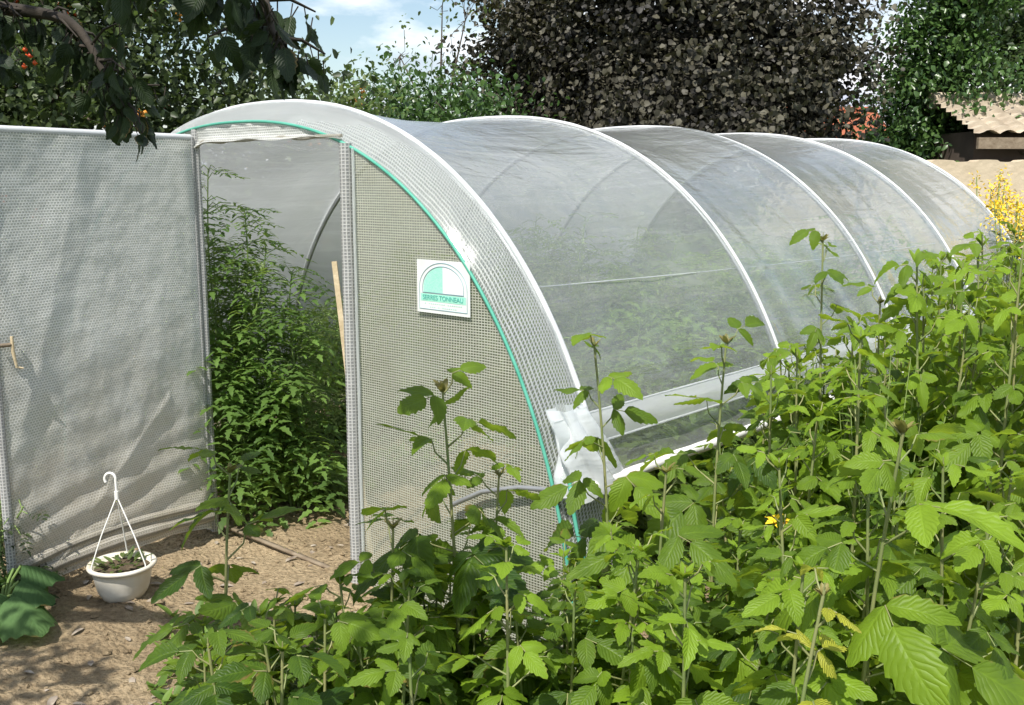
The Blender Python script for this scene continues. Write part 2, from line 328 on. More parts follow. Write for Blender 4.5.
g = MB().add(V, f).build('ground', M['soil']); tag(g, kind='structure')
# clods and crumbs of soil
mb = MB(); ico = np.array([(0, 0, 1), (.9, 0, .1), (.3, .85, 0), (-.7, .5, .1), (-.7, -.5, 0), (.3, -.85, .1), (0, 0, -.7)])
icf = np.array([(0, 1, 2), (0, 2, 3), (0, 3, 4), (0, 4, 5), (0, 5, 1), (6, 2, 1), (6, 3, 2), (6, 4, 3), (6, 5, 4), (6, 1, 5)])
for i in range(6500):
    x, y = R.uniform(-.6, 3.0), R.uniform(-1.9, 1.6); s = .003+.013*R.rand()**4
    if R.rand() < .03: s *= 2.2
    a = R.rand()*6.28; q = ico*(1+.35*R.randn(7, 1))*s*[1, 1, .7]; ca, sa = math.cos(a), math.sin(a)
    mb.add(np.c_[q[:, 0]*ca-q[:, 1]*sa+x, q[:, 0]*sa+q[:, 1]*ca+y, q[:, 2]+gz(x, y)+s*.2], icf)
tag(mb.build('soil_clods', M['soil'], smooth=False), 'loose crumbs and clods of dry soil on the path', 'soil', kind='stuff')
# ------------------------------------------------------------------ leaf templates
def leaflet(ns=12, teeth=.16, wr=.36, droop=.25, fold=.25, curl=.1, pk=.62):
    """length along +X from 0 to 1; serrated ovate blade, 5 points across"""
    V = []; UV = []
    for i in range(ns+1):
        t = i/ns; w_ = wr*(t**pk)*((1-t)**.85)*2.05
        if 0 < i < ns: w_ *= (1+teeth*(.5 if i % 2 else -.5))
        for s in (-1, -.5, 0, .5, 1):
            xx = t + (.03 if (i % 2 and abs(s) == 1 and i < ns) else 0)
            z = -droop*t*t + fold*abs(s)*w_ - curl*(s*w_)**2*4 + (.012 if i % 2 else -.012)*(abs(s) == .5)
            V.append((xx, s*w_, z)); UV.append((t, .5+s*.5))
    f = [(i*5+j, (i+1)*5+j, (i+1)*5+j+1, i*5+j+1) for i in range(ns) for j in range(4)]
    return np.array(V), np.array(f), np.array(UV)
RL = []
for _ in range(24):
    V_, F_, U_ = leaflet(12, R.uniform(.1, .22), R.uniform(.28, .42), R.uniform(.0, .6), R.uniform(.0, .45), R.uniform(-.1, .5), R.uniform(.48, .7))
    a_, b_, c_ = R.uniform(-.22, .22), R.uniform(.0, .045), R.uniform(0, 6)
    V_ = V_.copy(); V_[:, 1] += a_*V_[:, 0]**2*.6; V_[:, 2] += b_*np.sin(V_[:, 0]*9+c_)*np.sign(V_[:, 1])*(abs(V_[:, 1]) > .1) + R.uniform(-.25, .25)*V_[:, 1]*V_[:, 0]
    RL.append((V_, F_, U_))
SL = [leaflet(6, .0, .22+.05*R.rand(), R.uniform(.1, .4), .2, 0, .6) for _ in range(4)]
def diamond(w_=.55, fold=.2, droop=.15):
    V = np.array([(0, 0, 0), (.35, -w_*.5, fold*.3), (.4, 0, -.02), (.35, w_*.5, fold*.3), (.8, -w_*.32, fold*.2-droop*.6), (.8, w_*.32, fold*.2-droop*.6), (1, 0, -droop)])
    return V, np.array([(0, 1, 2, 2), (0, 2, 3, 3), (1, 4, 6, 2), (2, 6, 5, 3)]), np.c_[V[:, 0], V[:, 1]+.5]
def diamond3(w_=.55, fold=.2, droop=.15):
    V, _, U = diamond(w_, fold, droop); return V, np.array([(0, 1, 2), (0, 2, 3), (1, 4, 2), (4, 6, 2), (2, 6, 5), (2, 5, 3)]), U
def tomleaf():
    Vs = []; Fs = []; Us = []; n = 0
    def add(o, ang, l):
        nonlocal n
        st = [(0, .0), (.15, .22), (.3, .14), (.45, .24), (.62, .11), (.75, .13), (1, 0)]
        c, s = math.cos(ang), math.sin(ang); V = []
        for t, w_ in st:
            for k in (-1, 0, 1):
                x, y = t*l, k*w_*l; V.append((o[0]+x*c-y*s, o[1]+x*s+y*c, o[2]-.25*t*t*l+abs(k)*w_*l*.25)); Us.append((t, .5+k*.5))
        Fs.extend([(n+i*3+j, n+(i+1)*3+j, n+(i+1)*3+j+1, n+i*3+j+1) for i in range(6) for j in range(2)]); Vs.extend(V); n += len(V)
    for t, l in ((.25, .26), (.5, .36), (.75, .34)):
        z = -.45*t*t
        for s in (-1, 1): add((t, s*.01, z), s*(1.15+.2*R.rand()), l*R.uniform(.85, 1.15))
    add((.85, 0, -.33), 0, .42); return np.array(Vs), np.array(Fs), np.array(Us)
TL = [tomleaf() for _ in range(5)]
def norm(v): return v/(np.linalg.norm(v, axis=-1, keepdims=True)+1e-9)
def put(mb, tpl, O, X, Zn, S, tint):
    """batch of leaves: origins, direction, normal, size"""
    V, f, U = tpl; O, X, Zn = (np.atleast_2d(a).astype(float) for a in (O, X, Zn)); n = len(O)
    X = norm(X); Y = norm(np.cross(Zn, X)); Z = np.cross(X, Y); S = np.broadcast_to(S, (n,))
    W_ = O[:, None] + S[:, None, None]*(V[None, :, 0:1]*X[:, None]+V[None, :, 1:2]*Y[:, None]+V[None, :, 2:3]*Z[:, None])
    k = len(V); ff = (f[None]+(np.arange(n)*k)[:, None, None]).reshape(-1, f.shape[1])
    mb.add(W_.reshape(-1, 3), ff, np.tile(U, (n, 1)), np.repeat(np.broadcast_to(tint, (n,)), k))
def rot(v, ax, a):
    ax = ax/np.linalg.norm(ax); return v*math.cos(a)+np.cross(ax, v)*math.sin(a)+ax*(ax@v)*(1-math.cos(a))
# ------------------------------------------------------------------ raspberry canes
def rasp_leaf(lm, sm, base, az, size, pet, up, pitch, tint, n5=False):
    d = np.array([math.cos(az), math.sin(az), 0.]); upv = np.array([0, 0, 1.])
    q = base + pet*(d*math.cos(up)+upv*math.sin(up)); mid = base + .55*pet*(d*math.cos(up*.7)+upv*math.sin(up*.7))*1.02+[0, 0, .004]
    X = d*math.cos(pitch)-upv*math.sin(pitch); nrm = np.cross(X, np.cross(upv, X)); nrm /= np.linalg.norm(nrm)
    nrm = rot(nrm, X, R.uniform(-.7, .7))
    ext = q + X*size*.30
    tube(sm, [base, mid, q, ext], [.0022, .0018, .0015, .001], 4, False)
    put(lm, RL[R.randint(24)], ext, X, nrm, size, tint)
    for s in (-1, 1):
        Xs = rot(X, nrm, s*R.uniform(.95, 1.25)); Xs = Xs - upv*.12
        put(lm, RL[R.randint(24)], q, Xs, nrm+R.uniform(-.2, .2, 3), size*R.uniform(.72, .88), tint+R.uniform(-.08, .08))
        if n5 and R.rand() < .6:
            Xs = rot(X, nrm, s*R.uniform(1.7, 2.0)); put(lm, RL[R.randint(24)], q-X*.01, Xs, nrm, size*.55, tint)
def cane(h, lean=(0, 0), leafsize=.085, nodes=13, start=.12, tipsize=.4, tint=.5, name='raspberry_cane', loc=(0, 0), label='', group=None, cat='raspberry plant', mat='rasp', stemmat='cane', seed=None, azs=None, bud=False):
    if seed is not None: R.seed(seed)
    root = thing(name, label, cat, (loc[0], loc[1], gz(*loc)), group)
    lm, sm = MB(), MB(); bx, by = R.uniform(-.065, .065, 2)
    def P(t): return np.array([lean[0]*t*t+bx*math.sin(3*t), lean[1]*t*t+by*math.sin(2.6*t), h*t])
    ts = np.linspace(0, 1, 14); tube(sm, [P(t) for t in ts], [.0050*(1-.70*t)+.001 for t in ts], 6)
    az = R.rand()*6.28
    for i in range(nodes):
        t = start+(1-start)*(i/(nodes-1))**.92*.985; az += 2.4+R.uniform(-.3, .3)
        if azs and i < len(azs): az = azs[i]
        k = 1-tipsize if False else 1
        prof = min(1, .75+t*.9) if t < .62 else max(.42, 1-(t-.62)*1.35)
        sz = leafsize*prof*R.uniform(.6, 1.2)
        up = R.uniform(.5, .9) if t < .8 else R.uniform(.8, 1.15)
        pitch = R.uniform(.1, .75) if t < .8 else R.uniform(-.4, .4)
        rasp_leaf(lm, sm, P(t), az, sz, (.5+.35*R.rand())*leafsize*prof+.008, up, pitch, tint+R.uniform(-.35, .3)+.2*(t > .8), t < .7)
    # tip tuft of small folded leaves
    top = P(.99)
    tm = MB() if bud else lm
    for i in range(9 if bud else 6):
        a = R.rand()*6.28; d = np.array([math.cos(a)*.6, math.sin(a)*.6, R.uniform(.5, 1.3)])
        put(tm, SL[i % 4], top, d, np.array([-d[0], -d[1], .6]), leafsize*(R.uniform(.14, .26) if bud else R.uniform(.25, .4)), tint+.35)
    tube(sm, [P(.96), P(1)+[0, 0, .012]], [.003, .001], 5)
    sm.build('stem', M[stemmat], root); lm.build('foliage', M[mat], root)
    if bud: tm.build('bud', M['bud'], root)
    return root
def copytree(o, loc, rz, sc, label, group):
    c = o.copy(); COL.objects.link(c); c.location = (loc[0], loc[1], gz(*loc)); c.rotation_euler = (R.uniform(-.05, .05), R.uniform(-.05, .05), rz); c.scale = (sc, sc, sc)
    c['label'] = label; c['group'] = group
    for ch in o.children:
        d = ch.copy(); COL.objects.link(d); d.parent = c
    return c
# ------------------------------------------------------------------ the tunnel greenhouse
A_, B_, NN, Z0 = 1.935, 1.926, 2.34, -.38
HY = [0, 1.382, 2.644, 3.906, 5.168]
def prof_pts(n, z_right, z_left, sc=1.0, off=0.0):
    th = np.linspace(0, math.pi, 1200); cx = np.cos(th); sx_ = np.sin(th)
    x = A_*sc*np.sign(cx)*np.abs(cx)**(2/NN); z = Z0+(B_-Z0)*(1-(1-sc)*1.0)*np.abs(sx_)**(2/NN)
    P = np.c_[x, z]
    ir = np.argmax(z >= z_right); il = len(z)-1-np.argmax(z[::-1] >= z_left); P = P[ir:il+1]
    l = np.r_[0, np.cumsum(np.linalg.norm(np.diff(P, axis=0), axis=1))]; u = np.linspace(0, l[-1], n)
    Q = np.c_[np.interp(u, l, P[:, 0]), np.interp(u, l, P[:, 1])]
    T = np.gradient(Q, axis=0); T /= np.linalg.norm(T, axis=1)[:, None]; Nn = np.c_[T[:, 1], -T[:, 0]]
    return Q+Nn*off, Nn, u
gh = thing('tunnel_greenhouse', 'white hooped polythene tunnel greenhouse with woven end panel and open door', 'greenhouse', (0, 0, 0))
# hoops
for i, y in enumerate(HY):
    Q, Nn, u = prof_pts(70, -.05, -.05); mb = MB(); tube(mb, [(q[0]-n_[0]*.012, y, q[1]-n_[1]*.012) for q, n_ in zip(Q, Nn)], .010, 10); mb.build('hoop', M['steel'], gh)
    Q, Nn, u = prof_pts(120, .60, .02); rr = .0085 if i else .0105
    mb = MB(); tube(mb, [(q[0]+n_[0]*.004, y, q[1]+n_[1]*.004) for q, n_ in zip(Q, Nn)], [rr*(1+.12*N3(j*.5, i, 0, 1)) for j in range(120)], 8); mb.build('hoop_sleeve', M['hoop'], gh)
# film cover
def sag(x, z, y, t, nn):
    k = max(0, sum(1 for h in HY if h <= y)-1); k = min(k, 3); f_ = (y-HY[k])/(HY[k+1]-HY[k])
    s_ = 4*f_*(1-f_)
    d = -.052*s_*(.45+.55*math.sin(math.pi*min(1, t*1.02)))
    # tension folds fanning from the foot of each hoop, fading upwards
    low = math.exp(-t/.16)
    ph = (f_*9+ t*10*(1 if k % 2 else -1))*math.pi
    d += (.007 if k < 1 else .017)*low*math.sin(ph)*(.4+.6*N3(y, t, 2, 3)) + .010*N3(y*.8, t*9, 4, 1.4) + .004*N3(y*3, t*26, 8, 1)*(s_)
    return d
Q, Nn, u = prof_pts(150, .61, .02, 1, .006); ysf = np.concatenate([np.linspace(0.0, HY[-1], 170)])
mb = MB(); V = []; UV = []
for y in ysf:
    for j in range(len(Q)):
        t = u[j]/u[-1]; d = sag(Q[j, 0], Q[j, 1], y, t, Nn[j]); V.append((Q[j, 0]+Nn[j, 0]*d, y, Q[j, 1]+Nn[j, 1]*d)); UV.append((y, u[j]))
nq = len(Q); mb.add(V, [(i*nq+j, (i+1)*nq+j, (i+1)*nq+j+1, i*nq+j+1) for i in range(len(ysf)-1) for j in range(nq-1)], UV)
mb.build('film_cover', M['film'], gh)
# film turned in at the front, from first hoop to the seam, woven lining under it
SEAM = .962; YS = -.165
Q0, N0, u0 = prof_pts(140, .50, .02, 1, .007); Q1, N1, u1 = prof_pts(140, .30, .02, SEAM, 0)
def band(off, mat, name, q=0.0, amp=.006):
    mb = MB(); V = []; UV = []
    for i in range(11):
        s = i/10; bul = .022*math.sin(s*math.pi)
        for j in range(140):
            p = Q0[j]*(1-s)+Q1[j]*s+N0[j]*(bul+off+amp*N3(j*.22, s*3, q, 1)+amp*.6*N3(j*.6, s*1.5, q+4, 1)); V.append((p[0], YS*s, p[1])); UV.append((u0[j], s*.18))
    mb.add(V, [(i*140+j, (i+1)*140+j, (i+1)*140+j+1, i*140+j+1) for i in range(10) for j in range(139)], UV); return mb.build(name, M[mat], gh)
band(.0, 'hem', 'film_hem'); band(-.012, 'band', 'mesh_lining', 7)
Q, Nn, u = prof_pts(120, .02, .02, SEAM+.002); mb = MB(); tube(mb, [(q[0], YS-.004, q[1]) for q in Q], .0062, 8); mb.build('green_piping', M['green_trim'], gh)
# end panels (woven film) left and right of the doorway, lintel strip above it
XL, XR, ZT = -.307, .70, 1.80
def ztop(x, sc=SEAM):
    q = max(0, 1-abs(x/(A_*sc))**NN)**(1/NN); return Z0+(B_-Z0)*sc*q
def endpanel(x0, x1, zb, name, mat='panel', zt=None, y=YS, q=0, amp=.006):
    mb = MB()
    def fn(u, v):
        x = x0+(x1-x0)*u; zb_ = zb(x) if callable(zb) else zb; t_ = (zt or ztop)(x)-.004
        z = zb_+(t_-zb_)*v; e = math.sin(math.pi*min(1, max(0, u)))**.5 if 0 < u < 1 else 0
        return (x, y+e*.006*max(0, 1-abs(N3(x*2.5-z*.7, z*.4, q+7, 1))*5)+e*amp*(N3(x*2.2, z*2.2, q, 1)+.5*N3(x*6+z*3, z*2, q+2, 1)), z)
    grid(mb, fn, 60, 60, lambda u, v: fn(u, v)[::2]); return mb.build(name, M[mat], gh)
endpanel(XR+.02, A_*SEAM-.004, -.03, 'end_panel'); endpanel(-A_*SEAM+.004, XL-.02, -.03, 'end_panel', q=5)
# lintel: rolled and crumpled hem of woven film above the doorway
mb = MB()
def lint(u, v):
    x = XL-.04+(XR-XL+.045)*u; zb_ = 1.765+.012*N3(x*5, 1, 0, 1)-.05*max(0, (.12-u)/.12)**2; zt_ = ztop(x)-.003
    b = .02*math.exp(-(v/.25)**2); z = zb_+(zt_-zb_)*v
    return (x, YS-b-.008*N3(x*9, z*14, 3, 1)-.006*N3(x*26, z*20, 3, 1), z)
grid(mb, lint, 90, 14, lambda u, v: (lint(u, v)[0], lint(u, v)[2])); mb.build('lintel_strip', M['door'], gh)
mb = MB(); tube(mb, [(XL-.05+(XR-XL+.055)*t, YS-.006+.004*N3(t*9, 0, 0, 1), 1.768+.010*N3(t*7, 3, 0, 1)-.045*max(0, (.1-t)/.1)) for t in np.linspace(0, 1, 50)], [.007+.004*N3(t*14, 1, 1, 1) for t in np.linspace(0, 1, 50)], 8, uvs=1)
mb.build('lintel_hem', M['door'], gh)
# door posts wrapped in the same film
def postpts(x, y, z0, z1, n=40, a=.003): return [(x+a*N3(z*3, x, 0, 1), y, z) for z in np.linspace(z0, z1, n)]
mb = MB(); tube(mb, postpts(XR+.03, YS-.01, -.02, ztop(XR)+.0), .024, 14, uvs=1)
o = mb.build('door_post', M['post'], gh)
mb = MB(); tube(mb, postpts(XR+.075, YS-.012, -.02, 1.72), .006, 8); mb.build('post_seam', M['skirt'], gh)
mb = MB(); tube(mb, postpts(XL-.01, YS, -.02, ztop(XL)), .017, 12); mb.build('door_post', M['post'], gh)
mb = MB(); box(mb, ((XL+XR)/2, YS+.03, .004), (XR-XL+.1, .022, .012)); mb.build('threshold_batten', M['darkwood'], gh)
# rolled film and its tube on the near side, folded band above it
xr = lambda z: A_*(1-abs((z-Z0)/(B_-Z0))**NN)**(1/NN)
mb = MB(); yy = np.linspace(-.19, 5.1, 160)
tube(mb, [(xr(.62)+.030+.004*N3(y*3, 0, 0, 1), y, .625+.004*N3(y*2, 4, 0, 1)) for y in yy], [.020+.003*N3(y*11, 2, 0, 1) for y in yy], 12); mb.build('rolled_side_film', M['white'], gh)
mb = MB()
def bnd(u, v):
    y = -.2+5.3*u; z = .745+.095*v + .03*(1-u)*0; x = xr(z)+.018+.010*math.sin(v*math.pi)+.004*N3(y*4, v*2, 0, 1); return (x, y, z)
grid(mb, bnd, 160, 6, lambda u, v: (u*5.3, v*.1)); mb.build('folded_film_band', M['skirt'], gh)
mb = MB()
for zz in (.745, .84): tube(mb, [(xr(zz)+.018, y, zz) for y in yy], .004, 6)
mb.build('band_edge_cord', M['skirt'], gh)
# bunched film at the near foot
mb = MB()
def bun(u, v):
    a = u*2*math.pi; z = .60+.27*v; r_ = (.050+.040*(1-v))*(1+.28*math.sin(a*5+v*5)+.30*N3(math.cos(a)*1.5, math.sin(a)*1.5, v*2.5, 1))
    return (xr(z)+.012+r_*math.cos(a)*.75, -.06+r_*1.35*math.sin(a)-.03*v, z)
grid(mb, bun, 56, 22, lambda u, v: (u*.5, v*.3)); mb.build('bunched_film', M['bundle'], gh)
mb = MB(); tube(mb, [(xr(z)+.01, -.17+.02*math.sin(z*9), z) for z in np.linspace(.0, .66, 14)], .007, 6); mb.build('green_strap', M['green_trim'], gh)
mb = MB(); tube(mb, [(1.30, YS-.03, .47), (1.45, YS-.035, .55), (1.62, YS-.035, .60), (1.80, YS-.03, .625)], .009, 8); mb.build('loose_hose', M['steel'], gh)
# inside: guy wires and purlins
mb = MB()
for x, z in ((1.50, 1.24),): tube(mb, [(x, y, z-.03*math.sin((y/5.168)*math.pi)) for y in np.linspace(0, 5.168, 30)], .0022, 6)
mb.build('inner_wire', M['skirt'], gh)
Qe, Ne, ue = prof_pts(60, .0, .0); mb = MB(); V = [(q[0], HY[-1]+.02, q[1]) for q in Qe]+[(q[0], HY[-1]+.02, -.03) for q in Qe]
mb.add(V, [(j, j+1, 60+j+1, 60+j) for j in range(59)], [(v[0], v[2]) for v in V]); mb.build('far_end_panel', M['filmend'], gh)
# door leaf, swung open towards the camera
HD = np.array([XL-.005, YS-.03]); DD = np.array([.167, -.955]); DD /= np.linalg.norm(DD); DW = .97; DN = np.array([-DD[1], DD[0]])  # DN faces +x
if DN[0] < 0: DN = -DN
def dpt(s, z, o=0.0): return (HD[0]+DD[0]*s+DN[0]*o, HD[1]+DD[1]*s+DN[1]*o, z)
def doorz(s): return .025+.035*math.sin(s*3.1)
def doorfab(side):
    def fn(u, v):
        s = DW*u; zb_ = doorz(s)+.0; z = zb_+(1.785-zb_)*v
        low = math.exp(-v/.13); q = z+.16*s  # folds climb towards the hinge
        o = .024*low*math.sin((z+.22*s)*50+2*N3(s*2,z*2,6,1))*(.6+.5*N3(s*2, z*5, 1, 1)) + .03*math.exp(-v/.06)
        o += .014*N3(s*2.5, z*1.6, side, 1)+.006*N3(s*8-z*5, z*2+s*3, side+3, 1)+.0018*N3(s*22, z*14, side+5, 1)
        o += .008*max(0, 1-abs(N3(s*1.7+z*.55, z*.3, side+9, 1))*5)+.006*max(0, 1-abs(N3(s*2.6-z*.9+4, z*.4, side+12, 1))*6)
        cr = math.exp(-(((z-.62)-(s-.25)*(-.95))/.02)**2)*(1 if .2 < s < .95 else 0); o += .006*cr
        e = min(1, u/.05)*min(1, (1-u)/.05)*min(1, (1-v)/.03)
        return dpt(s, z, side*.013+o*e)
    mb = MB(); grid(mb, fn, 110, 200, lambda u, v: (DW*u, 1.76*v)); return mb
door = doorfab(1).build('door', M['door'], gh)
fr = MB()
tube(fr, [dpt(0, z) for z in np.linspace(0.0, 1.79, 20)], .016, 10); fr.build('hinge_stile', M['post'], door)
fr = MB(); tube(fr, [dpt(DW, z) for z in np.linspace(.03, 1.79, 20)], .019, 10); fr.build('latch_stile', M['post'], door)
fr = MB(); tube(fr, [dpt(s, 1.787) for s in np.linspace(0, DW, 20)], .015, 10); fr.build('top_rail', M['hoop'], door)
fr = MB(); tube(fr, [dpt(s, doorz(s)+.05, .035+.012*math.sin(s*5)) for s in np.linspace(.02, DW, 40)], [.026+.006*N3(s*6, 0, 0, 1) for s in np.linspace(0, 1, 40)], 12, uvs=1); fr.build('rolled_hem', M['door'], door)
fr = MB(); tube(fr, [dpt(s, doorz(s)+.105, .030+.008*math.sin(s*7)) for s in np.linspace(.02, DW, 40)], [.018+.006*N3(s*5, 5, 0, 1) for s in np.linspace(0, 1, 40)], 12, uvs=1); fr.build('rolled_hem', M['door'], door)
hn = MB(); tube(hn, [dpt(.915, 1.03, .035), dpt(.917, .97, .04), dpt(.905, .91, .037)], [.006, .007, .005], 8); tube(hn, [dpt(.905, .912, .037), dpt(.885, .905, .045)], .004, 6); hn.build('handle', M['wood'], door)
hn = MB(); tube(hn, [dpt(.965, 1.0, .03), dpt(.915, .998, .035)], .008, 6); hn.build('latch_bar', M['darkwood'], door)
# maker's sign on the end panel
SX, SZ, SW, SH = 1.24, 1.235, .262, .187
sg = MB(); sy = YS-.0068
box(sg, (SX, sy, SZ), (SW, .002, SH)); sign = sg.build('sign', M['sticker'], gh, smooth=False)
def flat(name, pts, mat, dy=.0010):
    V = [(SX+p[0], sy-.0008-dy, SZ+p[1]) for p in pts]; c = np.mean(V, axis=0); mb = MB(); n = len(V)
    mb.add([tuple(c)]+V, [(0, i+1, (i+1) % n+1) for i in range(n)]); return mb.build(name, M[mat], sign, smooth=False)
def arch(rx, ry, zb, n=24, cz=0.0, a0=0, a1=math.pi): return [(rx*math.cos(a), cz+ry*math.sin(a)) for a in np.linspace(a0, a1, n)]
def archline(rx, ry, cz, base, r_):
    pts = [(rx, base)]+arch(rx, ry, 0, 28, cz)+[(-rx, base), (rx, base)]
    mb = MB(); tube(mb, [(SX+p[0], sy-.0022, SZ+p[1]) for p in pts], r_, 4); mb.build('arch_outline', M['slate'], sign)
flat('emblem_half', [(0, -.02)]+arch(.098, .075, 0, 14, -.005, math.pi/2, math.pi)+[(-.098, -.02)], 'teal')
flat('emblem_half', [(0, -.02), (.098, -.02)]+arch(.098, .075, 0, 14, -.005, 0, math.pi/2), 'palepink')
archline(.102, .078, -.005, -.022, .0011); archline(.118, .090, -.005, -.080, .0010)
flat('name_band', [(-.112, -.052), (.112, -.052), (.112, -.026), (-.112, -.026)], 'teal')
def text(s, size, x, z, mat, name, w_=None):
    cu = bpy.data.curves.new(name, 'FONT'); cu.body = s; cu.size = size; cu.align_x = 'CENTER'; cu.align_y = 'CENTER'; cu.extrude = .0004; cu.offset = 0
    ob = bpy.data.objects.new(name, cu); COL.objects.link(ob); bpy.context.view_layer.update()
    me = bpy.data.meshes.new_from_object(ob.evaluated_get(bpy.context.evaluated_depsgraph_get())); bpy.data.objects.remove(ob); me.materials.clear(); me.materials.append(M[mat])
    o = bpy.data.objects.new(name, me); COL.objects.link(o); o.parent = sign; o.rotation_euler = (math.pi/2, 0, 0); o.location = (SX+x, sy-.0028, SZ+z)
    if w_: o.scale = (w_/max(.001, o.dimensions.x), 1, 1)
text('SERRES TONNEAU', .024, 0, -.039, 'tealdark', 'lettering', .200)
mb = MB()
for r_, (zz, n_) in enumerate(((-.060, 18), (-.072, 13))):
    for k in range(n_):
        if R.rand() < .85: box(mb, (SX+(k-(n_-1)/2)*.0105, sy-.0016, SZ+zz), (.004, .0006, .004))
mb.build('fine_print', M['teal'], sign)
# ------------------------------------------------------------------ hanging pot standing on the path
PX, PY = .125, -.845; PZ = gz(PX, PY)+.002
pot = thing('hanging_pot', 'cream plastic hanging flower pot with hook standing on soil by open door', 'flower pot', (PX, PY, PZ))
mb = MB(); lathe(mb, [(0.0, .004), (.06, .0), (.078, .003), (.083, .014), (.087, .018), (.097, .04), (.110, .105), (.114, .122), (.126, .124), (.130, .131), (.127, .139), (.116, .139), (.109, .134), (.102, .112), (.0, .110)], 48); mb.build('bowl', M['pot'], pot)
mb = MB()
def ps(u, v):
    a = u*2*math.pi; return (v*.103*math.cos(a), v*.103*math.sin(a), +.118+.010*N3(v*6*math.cos(a), v*6*math.sin(a), 0, 1))
grid(mb, ps, 36, 8); mb.build('potting_soil', M['potsoil'], pot)
hk = np.array([-.005, .0, .405])
for a in (2.5, 4.6, .35):
    mb = MB(); e = np.array([.116*math.cos(a), .116*math.sin(a), .135]); tube(mb, [e, e+[0, 0, .012], e*.5+hk*.5+[.012*math.cos(a), .012*math.sin(a), -.01], hk], .0028, 6); mb.build('hanger_wire', M['white'], pot)
mb = MB(); pts = [hk-[0, 0, .005], hk+[0, 0, .045]]
for t in np.linspace(-.2, 3.7, 16): pts.append(hk+np.array([RGT[0]*(-.021+.021*math.cos(t)), RGT[1]*(-.021+.021*math.cos(t)), .068+.024*math.sin(t)]))
tube(mb, pts, .0052, 8); tube(mb, [hk-[.0, 0, .012], hk+[0, 0, .02]], .009, 8); mb.build('hook', M['white'], pot)
mb = MB()
for i in range(46):
    a = R.rand()*6.28; r_ = .085*math.sqrt(R.rand()); d = np.array([math.cos(a)*.8, math.sin(a)*.8, R.uniform(.1, 1)])
    put(mb, SL[i % 4], (r_*math.cos(a), r_*math.sin(a), .125+.02*R.rand()), d, np.array([0, 0, 1.]), R.uniform(.03, .055), R.rand())
mb.build('seedlings', M['hedge'], pot)
# stake leaning inside the doorway
st = MB(); tube(st, [(.52, .08, 0), (.45, .05, .65), (.385, .03, 1.27)], .015, 4); o = st.build('stake', M['wood'], smooth=False); tag(o, 'pale wooden stake leaning just inside the greenhouse doorway', 'stake')
# raised bed board inside
bb = MB(); box(bb, (-.55, 3.0, .10), (1.0, .03, .20), .1); tag(bb.build('bed_board', M['darkwood'], smooth=False), 'grey board edging a bed at the far inside of the greenhouse', 'board')
# ------------------------------------------------------------------ tomatoes and other plants inside
def tomato(x, y, h, wd, n, label, group=None, tint=.4, top=True, seed=1, size=.17, name='tomato_plant', mat='tomato'):
    R.seed(seed); root = thing(name, label, 'tomato plant' if name == 'tomato_plant' else 'plant', (x, y, gz(x, y)), group); lm, sm = MB(), MB()
    stems = []
    for k in range(4):
        a = R.rand()*6.28; b = R.uniform(.1, .5)*wd; hh = h*R.uniform(.75, 1)
        pts = np.array([(b*math.cos(a)*t+.04*math.sin(5*t+k), b*math.sin(a)*t+.04*math.cos(4*t+k), hh*t) for t in np.linspace(0, 1, 10)]); stems.append(pts); tube(sm, pts, np.linspace(.008, .003, 10), 6)
    for i in range(n):
        s = stems[i % 4]; t = R.uniform(.08, 1)**.9; p = np.array([np.interp(t, np.linspace(0, 1, 10), s[:, k]) for k in range(3)])
        a = R.rand()*6.28; prof = wd*(1.05-.35*t); d = np.array([math.cos(a), math.sin(a), R.uniform(-.25, .55)])
        q = p+d*R.uniform(.1, .9)*prof*.55; tube(sm, [p, (p+q)/2+[0, 0, .02], q], .0022, 4, False)
        sz = size*R.uniform(.7, 1.2)*(1.1-.45*t)
        put(lm, TL[R.randint(5)], q, d+[0, 0, -.25], np.array([R.uniform(-.3, .3), R.uniform(-.3, .3), 1.]), sz, tint+R.uniform(-.3, .3))
        if R.rand() < .5: put(lm, TL[R.randint(5)], (p+q)/2, rot(d, np.array([0, 0, 1.]), 1.2), np.array([0, 0, 1.]), sz*.7, tint)
    sm.build('stem', M['tomstem'], root); lm.build('foliage', M[mat], root); return root
x, y = at(243, 4.75); t1 = tomato(x, y, 1.74, .46, 520, 'tall dark tomato plant filling the left side of the doorway', seed=3, tint=.55, size=.19)
x, y = at(236, 5.2); tomato(x, y, 1.35, .36, 280, 'tomato plant half hidden by the hinge edge of the open door', seed=8, tint=.5, size=.2)
x, y = at(292, 4.9); tomato(x, y, 1.2, .44, 330, 'bushy tomato plant with drooping lower leaves in middle of doorway', seed=4, tint=.6, size=.2)
x, y = at(320, 5.9); tomato(x, y, .95, .46, 220, 'sunlit yellow green bushy plant behind the stake in the doorway', seed=5, tint=.95, name='leafy_plant', mat='hedge', size=.12)
x, y = at(330, 5.0); tomato(x, y, .16, .3, 60, 'low green clump on the soil at foot of doorway plants', seed=6, tint=.8, name='low_plant', mat='hedge', size=.09)
k = 0
ORD = 'first second third fourth fifth sixth seventh eighth ninth tenth eleventh twelfth thirteenth fourteenth fifteenth sixteenth seventeenth eighteenth nineteenth twentieth twenty-first twenty-second twenty-third twenty-fourth twenty-fifth'.split()
ROWN = {-1.25: 'row along the far film', -.55: 'row left of the path', .75: 'row right of the path', 1.25: 'row behind the near film'}
